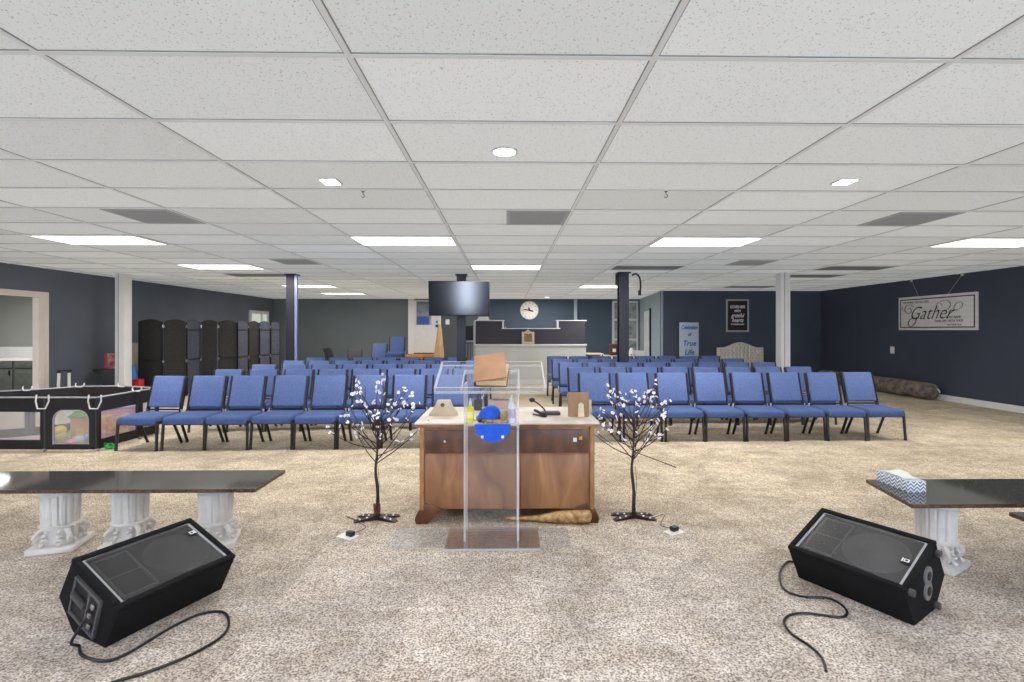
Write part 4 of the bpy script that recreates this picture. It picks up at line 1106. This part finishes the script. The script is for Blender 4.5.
bm = new(); prism(bm, [(-.24, .66), (.24, .66), (.24, .62), (.16, .57), (.1, .45), (.09, .06), (.2, .0), (-.2, .0), (-.09, .06), (-.1, .45), (-.16, .57), (-.24, .62)], -.13, .13, bev=.006)
obj('body', bm, m_black, t)
t = thing('game_box', 'purple and yellow box on the black pedestal stand', 'box', (-7.7, p.y, .6615), .3)
bx('carton', (-.14, .16, -.06, .06, 0, .3), mat('box_purple', (210, 150, 80), .5, col2=(120, 48, 110), vscale=11), t, .004)
bx('side_strip', (-.145, -.1, -.065, .065, 0, .3), mat('box_red', (150, 40, 70), .5), t, .002)
p = on_y(135, 340, 10.6)
t = thing('leaning_board', 'cream board leaning beside the nearest folding screen', 'board', (tanray(134.5) * 10.5, 10.5, 0), .3)
bx('panel', (-.12, .1, -.012, .012, 0, 1.14), m_kraft, t, .003); bx('edge_frame', (-.135, -.12, -.016, .016, 0, 1.16), m_black, t)
t = thing('toy_rocket', 'blue and red toy standing beside the white post', 'toy', (tanray(136) * 9.9, 9.9, 0))
bx('red_base', (-.1, .12, -.08, .08, 0, .42), m_red, t, .02)
bm = new(); lathe(bm, [(.07, .42), (.065, .5), (.03, .66), (0, .74)], 16, c=(-.05, 0, 0)); obj('blue_cone', bm, mat('toy_blue', (40, 120, 210), .4), t)

# ------------------------------------------------------------ folding screens
sp_ = [(138, 10.1), (163, 10.15), (186, 10.45), (200.5, 10.9), (218, 11.05), (237, 11.35), (248, 11.85), (259, 12.1), (270, 12.55), (280.5, 12.8)]
sv = [Vector((tanray(a_) * b_, b_, 0)) for a_, b_ in sp_]
def screen(i0, i1, label, mats):
    t = thing('folding_screen', label, 'folding screen', sv[i0])
    for i in range(i0, i1):
        p0, p1 = sv[i], sv[i + 1]; e = p1 - p0; L = e.length; ax = e.normalized(); nn = Vector((-ax.y, ax.x, 0)); c_ = p0 - sv[i0]
        M = Matrix(((ax.x, nn.x, 0, c_.x), (ax.y, nn.y, 0, c_.y), (0, 0, 1, 0), (0, 0, 0, 1)))
        H = 1.585; g = .012
        top = [(L - g - (L - 2 * g) * q / 12, H + .05 * math.sin(PI * q / 12)) for q in range(13)]
        bm = new(); prism(bm, [(g, .06), (L - g, .06)] + top, -.01, .01, M=M)
        pn = obj('panel', bm, mats[i - i0], t, smooth=False)
        bm = new()
        for z in (.07, 1.42, .78): box(bm, g, L - g, -.016, .016, z - .012, z + .012, M=M)
        for x_ in (g, L - g - .022): box(bm, x_, x_ + .022, -.015, .015, 0, H, M=M)
        tube(bm, [M @ Vector((a_, 0, b_)) for a_, b_ in top], .013, 6)
        obj('frame', bm, mat('screen_frame', (20, 19, 20), .5), pn, smooth=False)
        if i > i0:
            bm = new()
            for z in (1.5, .76): box(bm, -.02, .02, -.02, .02, z - .03, z + .03, M=M)
            obj('hinge', bm, m_chrome, t)
    return t
screen(0, 5, 'black woven folding screen with five arched panels near the white post', [m_woven, m_woven, m_wovenb, m_woven, m_woven])
screen(5, 9, 'black woven folding screen beside left dark post, farther one', [m_wovenb, m_woven, m_wovenb, m_wovenb])

# ------------------------------------------------------------ booth, clock and back items
YK = 12.6
def bX(px): return tanray(px) * YK
def bZ(py, px=530): return on_y(px, py, YK).z
t = thing('sound_booth', 'dark stepped partition booth with pale lower front across the aisle end', 'booth', (bX(530), YK, 0))
o0 = bX(530)
m_booth = mat('booth_dark', (62, 60, 70), .7, var=.12, vscale=2)
zl, zm, zh = bZ(345), bZ(329), bZ(321)
bm = new(); prism(bm, [(bX(475.5) - o0, zl), (bX(585) - o0, zl), (bX(585) - o0, zh), (bX(558) - o0, zh), (bX(558) - o0, zm), (bX(503) - o0, zm), (bX(503) - o0, zh), (bX(475.5) - o0, zh)], 0.05, .2)
obj('upper_partition', bm, m_booth, t, smooth=False)
bm = new(); box(bm, bX(475.5) - o0, bX(586) - o0, 0, .25, 0, zl - .02); obj('lower_front', bm, mat('booth_pale', (206, 206, 202), .6, var=.08, vscale=2), t, smooth=False)
bx('ledge', (bX(475.5) - o0 - .02, bX(586) - o0 + .02, -.03, .27, zl - .02, zl + .02), m_white, t, .004)
bx('base_trim', (bX(475.5) - o0 - .005, bX(586) - o0 + .005, -.015, .255, 0, .12), m_white, t)
bm = new()
for (a_, b_, z) in ((474.5, 504.5, zh), (501.5, 560.5, zm), (556.5, 587, zh)): box(bm, bX(a_) - o0, bX(b_) - o0, .03, .24, z + .001, z + .026, bev=.003)
for a_ in (503, 558): box(bm, bX(a_) - o0 - .02, bX(a_) - o0 + .02, .035, .235, zm + .027, zh)
obj('cap_rail', bm, m_white, t)
bm = new(); box(bm, bX(475.5) - o0 - .06, bX(475.5) - o0, .03, .22, 0, zh + .0, bev=.004); obj('end_post', bm, m_silver, t)
# papers on booth
t = thing('paper_stack', 'stack of white papers on top left of the booth', 'papers', (bX(483), YK + .13, zh + .0265), .1)
for k in range(5): bx('sheet', (-.17 + k * .012, .16 - k * .008, -.09, .08, k * .018, k * .018 + .016), m_paper, t, .002)
t = thing('lying_microphone', 'small black microphone lying on lower booth cap', 'microphone', (bX(510), YK + .12, zm + .027))
bm = new(); tube(bm, [(-.1, 0, .02), (.05, 0, .02)], .012, 8); obj('handle', bm, m_black, t)
bm = new(); ball(bm, (-.12, 0, .022), .02, 2); obj('head', bm, m_chrome, t)
# ornate frame
t = thing('ornate_frame', 'cream ornate frame with woven centre on front of the booth', 'frame', (bX(528), YK - .035, zl + .022))
bm = new(); w_ = .165; H = bZ(331) - zl
for (x0_, x1_, z0_, z1_) in ((-w_, -w_ + .06, -.0, H * .86), (w_ - .06, w_, -.0, H * .86), (-w_ + .06, w_ - .06, -.0, .06), (-w_ + .06, w_ - .06, H * .74, H * .86)): box(bm, x0_, x1_, 0, .03, z0_, z1_, bev=.006)
prism(bm, [(-.1, H * .86), (.1, H * .86), (.05, H * .95), (0, H * 1.05), (-.05, H * .95)], .004, .026, bev=.004)
for q in range(7): ball(bm, (-w_ + .02 + q * (2 * w_ - .04) / 6, .012, H * .87), .014, 1)
obj('border', bm, mat('cream_ornate', (214, 204, 186), .6, var=.1, vscale=30), t)
bx('centre', (-w_ + .055, w_ - .055, .008, .022, .05, H * .77), mat('brass_weave', (160, 136, 92), .5, col2=(110, 90, 58), vscale=80), t)
# clock
p = on_y(529.3, 310.3, YB)
t = thing('wall_clock', 'large round white wall clock with black hands above the booth', 'clock', (p.x, YB - .001, p.z))
Rr = .33
def face(bm, prof_, n_=48):
    rings = [[bm.verts.new((r_ * math.cos(2 * PI * k / n_), -h_, r_ * math.sin(2 * PI * k / n_))) for k in range(n_)] for r_, h_ in prof_]
    for a_, b_ in zip(rings, rings[1:]):
        for k in range(n_): bm.faces.new((a_[k], a_[(k + 1) % n_], b_[(k + 1) % n_], b_[k]))
    bm.faces.new(rings[-1])
bm = new(); face(bm, [(Rr, 0), (Rr, .03), (Rr - .012, .038), (Rr - .022, .03), (Rr - .022, .02)]); obj('case', bm, m_silver, t)
bm = new(); face(bm, [(Rr - .023, .0201), (Rr - .023, .024)]); obj('dial', bm, mat('clock_dial', (226, 222, 214), .6, var=.05), t)
bm = new()
for k in range(12):
    a_ = k * PI / 6; M = Matrix.Rotation(a_, 4, 'Y'); box(bm, -.008, .008, -.028, -.0245, Rr * .68, Rr * .86, M=M)
obj('hour_mark', bm, mat('numeral_grey', (96, 92, 88), .6), t, smooth=False)
for ang, L, w_ in ((105, .17, .02), (-82, .24, .014), (-12, .12, .022)):
    bm = new(); prism(bm, [(-w_, -.03), (w_, -.03), (w_ * 1.4, L * .6), (0, L), (-w_ * 1.4, L * .6)], -.034, -.029, M=Matrix.Rotation(math.radians(ang), 4, 'Y')); obj('hand', bm, m_ink, t, smooth=False)
# black cabinet by TV post
t = thing('equipment_rack', 'tall equipment rack with black opening left of the booth', 'rack', (tanray(469.5) * 12.75, 12.75, 0))
for dims in ((-.16, -.145, -.1, .2, 0, 1.62), (.125, .14, -.1, .2, 0, 1.62)): bx('side_panel', dims, m_silver, t)
bx('black_box', (-.143, .123, -.08, .2, 1.15, 1.53), m_ink, t, .005)
bx('shelf', (-.145, .125, -.1, .2, 1.10, 1.14), m_silver, t)
bx('lower_panel', (-.143, .123, -.06, .2, .05, 1.09), mat('rack_grey', (92, 94, 98), .6, var=.2), t)
for x_ in (-.07, 0, .07): bx('bar', (x_ - .006, x_ + .006, -.075, -.062, .1, 1.05), m_silver, t)
# table and boxes at right of the booth
t = thing('side_table', 'small cream topped table right of the booth', 'table', (tanray(594) * 13.2, 13.2, 0))
bx('table_top', (-.22, .22, -.25, .25, .75, .78), m_kraft, t, .004)
for a_ in (-1, 1):
    for b_ in (-1, 1): bx('leg', (a_ * .19 - .015, a_ * .19 + .015, b_ * .22 - .015, b_ * .22 + .015, 0, .75), m_steel, t)
t = thing('small_cabinet', 'pale low cabinet left of right dark post', 'cabinet', (tanray(610) * 14.5, 14.5, 0))
bx('body', (-.25, .25, -.2, .2, 0, .66), m_kraft, t, .004); bx('door', (-.23, .23, -.215, -.201, .04, .62), m_warmwhite, t, .004)
t = thing('gift_box', 'dark red box on the pale low cabinet', 'box', (tanray(613.5) * 14.45, 14.45, .661))
bx('carton', (-.12, .12, -.1, .1, 0, .3), mat('dark_red_box', (86, 44, 46), .5, var=.2), t, .004); bx('lid', (-.125, .125, -.105, .105, .3, .34), mat('dark_red_lid', (110, 60, 60), .5), t, .004)
bx('paper_label', (-.05, .05, -.104, -.1, .1, .2), m_paper, t)
t = thing('plastic_basket', 'white basket on stand right of right dark post', 'basket', (tanray(638) * 14.3, 14.3, 0))
bx('stand', (-.17, .17, -.13, .13, 0, .55), m_silver, t, .004)
bm = new(); prism(bm, [(-.16, .552), (.16, .552), (.2, .8), (-.2, .8)], -.14, .14, bev=.01); obj('basket_body', bm, m_white, t)
t = thing('plastic_jug', 'white jug with dark spots just right of the dark post', 'jug', (tanray(631.5) * 14.0, 14.0, 0))
bx('stand', (-.1, .1, -.1, .1, 0, .6), m_silver, t, .004)
bm = new(); lathe(bm, [(.08, .601), (.085, .62), (.085, .78), (.05, .86), (.03, .9)], 16); obj('jug_body', bm, m_white, t)
bm = new(); ball(bm, (-.02, -.08, .7), .022, 1); obj('spout', bm, m_ink, t)

# blue lettered banner
t = thing('lettered_banner', 'pale upright banner with blue script lettering against navy wall', 'banner', (tanray(689) * 13.2, 13.2, 0))
tp = on_y(689, 322.5, 13.2).z
bx('panel', (-.27, .27, -.012, .012, .45, tp), mat('banner_pale', (186, 198, 216), .7, var=.1, vscale=3), t, .003)
bx('stand', (-.25, .25, -.1, .1, 0, .45), m_steel, t, .005)
for body, py, s_, sh in (('Celebration', 327.5, .15, .3), ('of', 334.5, .13, .3), ('True', 343.5, .21, .25), ('Life', 352.3, .21, .25)):
    text_mesh('lettering', body, s_, m_blue_ink, t, (0, -.015, on_y(689, py, 13.2).z), (PI / 2, 0, 0), sh, .62 if len(body) > 5 else .9, .004)
# black framed sign
p = on_y(737.2, 315.6, YR); hw = (on_y(749, 330, YR).x - on_y(726.3, 330, YR).x) / 2; hh = (on_y(737, 299.2, YR).z - on_y(737, 331.8, YR).z) / 2
t = thing('framed_sign', 'black framed sign with white lettering on navy back wall', 'sign', (p.x, YR - .001, p.z))
bm = new()
for q in ((-hw, hw, hh - .045, hh), (-hw, hw, -hh, -hh + .045), (-hw, -hw + .045, -hh + .045, hh - .045), (hw - .045, hw, -hh + .045, hh - .045)): box(bm, q[0], q[1], -.03, 0, q[2], q[3], bev=.004)
obj('frame', bm, m_silver, t)
bx('board', (-hw + .04, hw - .04, -.016, -.002, -hh + .04, hh - .04), mat('board_black', (26, 26, 32), .6, var=.1), t)
for body, z_, s_, sh, bo, sx in (('GATHER HERE', .24, .105, 0, .003, .62), ('WITH', .125, .095, 0, .003, .7), ('grateful', .0, .16, .35, .002, .72), ('hearts', -.13, .16, .35, .002, .8), ('WITH THANKFUL HEARTS', -.245, .05, 0, .002, .62)):
    text_mesh('lettering', body, s_, m_white_ink, t, (0, -.018, z_), (PI / 2, 0, 0), sh, sx, bo)
# tufted headboard
t = thing('tufted_headboard', 'cream tufted headboard with curved top against navy back wall', 'headboard', (tanray(740) * 13.15, 13.15, 0))
hw = (tanray(763) - tanray(717)) / 2 * 13.15; n_ = 24
zt_ = on_y(740, 342.3, 13.15).z; ze = on_y(740, 347.5, 13.15).z
def topz(x): 
    f = abs(x) / hw
    return ze + (zt_ - ze) * (math.cos(min(1, f / .82) * PI) * .5 + .5)
bm = new(); nx, nz = 72, 48; g = []
for i in range(nx + 1):
    x = -hw + 2 * hw * i / nx; row = []
    for j in range(nz + 1):
        z = .3 + (topz(x) - .3) * j / nz
        a_ = math.cos((x / .105) * PI) * math.cos(z / .085 * PI)
        y = -.05 - .02 * (abs(math.sin(x / .105 * PI)) ** .5) * (.6 + .4 * abs(math.sin(z / .085 * PI)))
        if i in (0, nx) or j in (0, nz): y = -.02
        row.append(bm.verts.new((x, y, z)))
    g.append(row)
for i in range(nx):
    for j in range(nz): bm.faces.new((g[i][j], g[i + 1][j], g[i + 1][j + 1], g[i][j + 1]))
obj('padding', bm, mat('cream_upholstery', (214, 212, 204), .8, var=.08, vscale=14), t)
bm = new(); prism(bm, [(-hw, .3), (hw, .3)] + [(hw - 2 * hw * q / 30, topz(hw - 2 * hw * q / 30)) for q in range(31)], -.02, .03); obj('back_panel', bm, m_kraft, t)
bm = new()
for r_ in range(9):
    for c_ in range(12):
        x = -hw + .06 + c_ * .105 + (.052 if r_ % 2 else 0); z = .42 + r_ * .075
        if abs(x) < hw - .05 and z < topz(x) - .05: ball(bm, (x, -.068, z), .012, 1)
obj('tuft_button', bm, mat('tuft_brown', (120, 110, 96), .7), t)
for s in (-1, 1): bx('leg', (s * (hw - .1) - .03, s * (hw - .1) + .03, -.01, .02, 0, .3), m_tan, t)

# big lettered sign hanging on right wall
yA = on_x(900, 330, XR).y; yB_ = on_x(979, 330, XR).y; zc = (1.42 + 2.135) / 2; L = yA - yB_; hh = (2.135 - 1.415) / 2
t = thing('hanging_sign', 'long white sign with large script word hanging on right wall', 'sign', (XR - .001, (yA + yB_) / 2, zc), -PI / 2)
# local: x along the wall (towards camera = +x after the turn), -y into the room
bx('board', (-L / 2, L / 2, -.03, 0, -hh, hh), mat('sign_white', (224, 224, 224), .6, var=.06, vscale=6, wave=(3, 'Z', .06)), t, .003)
bm = new()
for q in ((-L / 2 + .045, L / 2 - .045, hh - .07, hh - .05), (-L / 2 + .045, L / 2 - .045, -hh + .05, -hh + .07), (-L / 2 + .045, -L / 2 + .065, -hh + .07, hh - .07), (L / 2 - .065, L / 2 - .045, -hh + .07, hh - .07)): box(bm, q[0], q[1], -.034, -.0305, q[2], q[3])
obj('border_line', bm, m_ink, t, smooth=False)
FY = -.032
text_mesh('script_word', 'Gather', .40, m_ink, t, (-.12, FY, -.01), (PI / 2, 0, 0), .5, .88, -.004, sp=1.0)
for body, x_, z_, s_ in (('FOR WHERE TWO OR THREE', -.45, .235, .062), ('IN MY NAME', .42, -.105, .07), ('THERE AM I WITH THEM', .31, -.175, .07), ('MATTHEW 18:20', .44, -.255, .05)):
    text_mesh('small_lettering', body, s_, m_ink, t, (x_, FY, z_), (PI / 2, 0, 0), 0, .8, -.001)
bm = new()
def sw(pts, r_): tube(bm, [Vector((a_, FY - .001, b_)) for a_, b_ in pts], r_, 6, flat=.4)
def spath(pts): return [(v.x, v.y) for v in smooth_path([Vector((a_, b_, 0)) for a_, b_ in pts], 8)]
sw(spath([(-.5, .14), (-.58, .19), (-.7, .16), (-.72, .06), (-.64, .0), (-.56, .04), (-.58, .11), (-.64, .1)]), .011)
sw(spath([(-.78, .16), (-.8, .08), (-.72, .04)]), .006)
sw(spath([(-.42, -.08), (-.46, -.2), (-.56, -.28), (-.64, -.24), (-.6, -.14), (-.5, -.1)]), .013)
sw(spath([(.18, .14), (.1, .2), (.05, .12), (.12, .04), (.3, .06), (.36, .16), (.28, .24), (.14, .22)]), .008)
sw(spath([(.3, -.08), (.42, .02), (.56, .06), (.62, .14), (.56, .19), (.46, .14), (.44, .05), (.52, .02)]), .007)
obj('swash', bm, m_ink, t)
bm = new()
yH = on_x(912, 279, XR).y; yM = (yA + yB_) / 2; yH2 = on_x(963, 272, XR).y
tube(bm, [(-(yH - yM), -.01, CEIL - zc - .02), (-L / 2 + .5, -.012, hh)], .004, 5); tube(bm, [(-(yH2 - yM), -.01, CEIL - zc - .02), (L / 2 - .62, -.012, hh)], .004, 5)
obj('hanging_cord', bm, m_silver, t)
bm = new()
for yy in (yH, yH2): box(bm, -(yy - yM) - .015, -(yy - yM) + .015, -.03, 0, CEIL - zc - .045, CEIL - zc - .01)
obj('hook', bm, m_white, t)

# rolled carpet at right wall
t = thing('rolled_carpet', 'rolled up grey brown carpet lying along the right wall', 'carpet roll', (8.57, 9.5, 0), 0)
bm = new(); n_ = 36; rr_ = random.Random(4); rings = []
m_roll = mat('roll_pile', (140, 128, 116), .95, col2=(84, 76, 70), vscale=9, bump=.5, bscale=60)
for i in range(25):
    y = 3.4 * i / 24 if i > 1 else (.0 if i == 0 else .07); f = .175 + rr_.uniform(-.006, .006); 
    if i == 0: f = .10
    if i == 1: f = .165
    rings.append([bm.verts.new(((f + .004 * math.sin(5 * k)) * math.cos(2 * PI * k / n_), y - (.0 if i else -.02), .178 + f * math.sin(2 * PI * k / n_) * .98)) for k in range(n_)])
for a_, b_ in zip(rings, rings[1:]):
    for k in range(n_): bm.faces.new((a_[k], a_[(k + 1) % n_], b_[(k + 1) % n_], b_[k]))
bm.faces.new(rings[0]); bm.faces.new(rings[-1][::-1])
obj('roll', bm, m_roll, t)
bm = new(); tube(bm, [(.06, -.0, .24), (.09, -.012, .2), (.1, -.01, .16)], .012, 6); obj('tie_tag', bm, m_white, t)

# ------------------------------------------------------------ lights, camera, world
for (x, y) in ((-5, 1.0), (0, .2), (5, 1.0)): area(x, y, CEIL - .04, 2.2, .8, 45, (1, .98, .96))  # unseen fill lamps added overhead, without fixtures
area(-1.7, -2.9, 1.35, .5, 1.8, 60, (.9, .95, 1), (PI / 2, 0, PI)); area(3.4, -2.9, 1.35, 1.1, 1.8, 130, (.9, .95, 1), (PI / 2, 0, PI)); area(-6, -2.9, 1.35, 1.1, 1.8, 130, (.9, .95, 1), (PI / 2, 0, PI))  # fill lamps added in front of the unseen windows behind the camera
area(-9.8, 9.0, 2.25, .8, .5, 40)
area(1.5, 15.2, CEIL - .03, 1.6, .5, 55); area(-1.2, 15.4, CEIL - .03, 1.6, .5, 30)
wd = bpy.data.worlds.new('room_light'); S.world = wd; wd.use_nodes = True
bg = wd.node_tree.nodes['Background']; bg.inputs[0].default_value = (.93, .96, 1, 1); bg.inputs[1].default_value = 1.5
cam = bpy.data.cameras.new('camera'); co = bpy.data.objects.new('camera', cam); C.objects.link(co)
cam.lens = F / 1024 * 36; cam.sensor_width = 36; cam.clip_start = .05
cam.shift_x = -(CX - 512) / 1024; cam.shift_y = -(341 - CY) / 1024
co.location = (0, 0, CAM_H); co.rotation_euler = (PI / 2, 0, -TH)
S.camera = co
S.view_settings.view_transform = 'Standard'; S.view_settings.look = 'None'; S.view_settings.exposure = 0.0; S.view_settings.gamma = 1.0
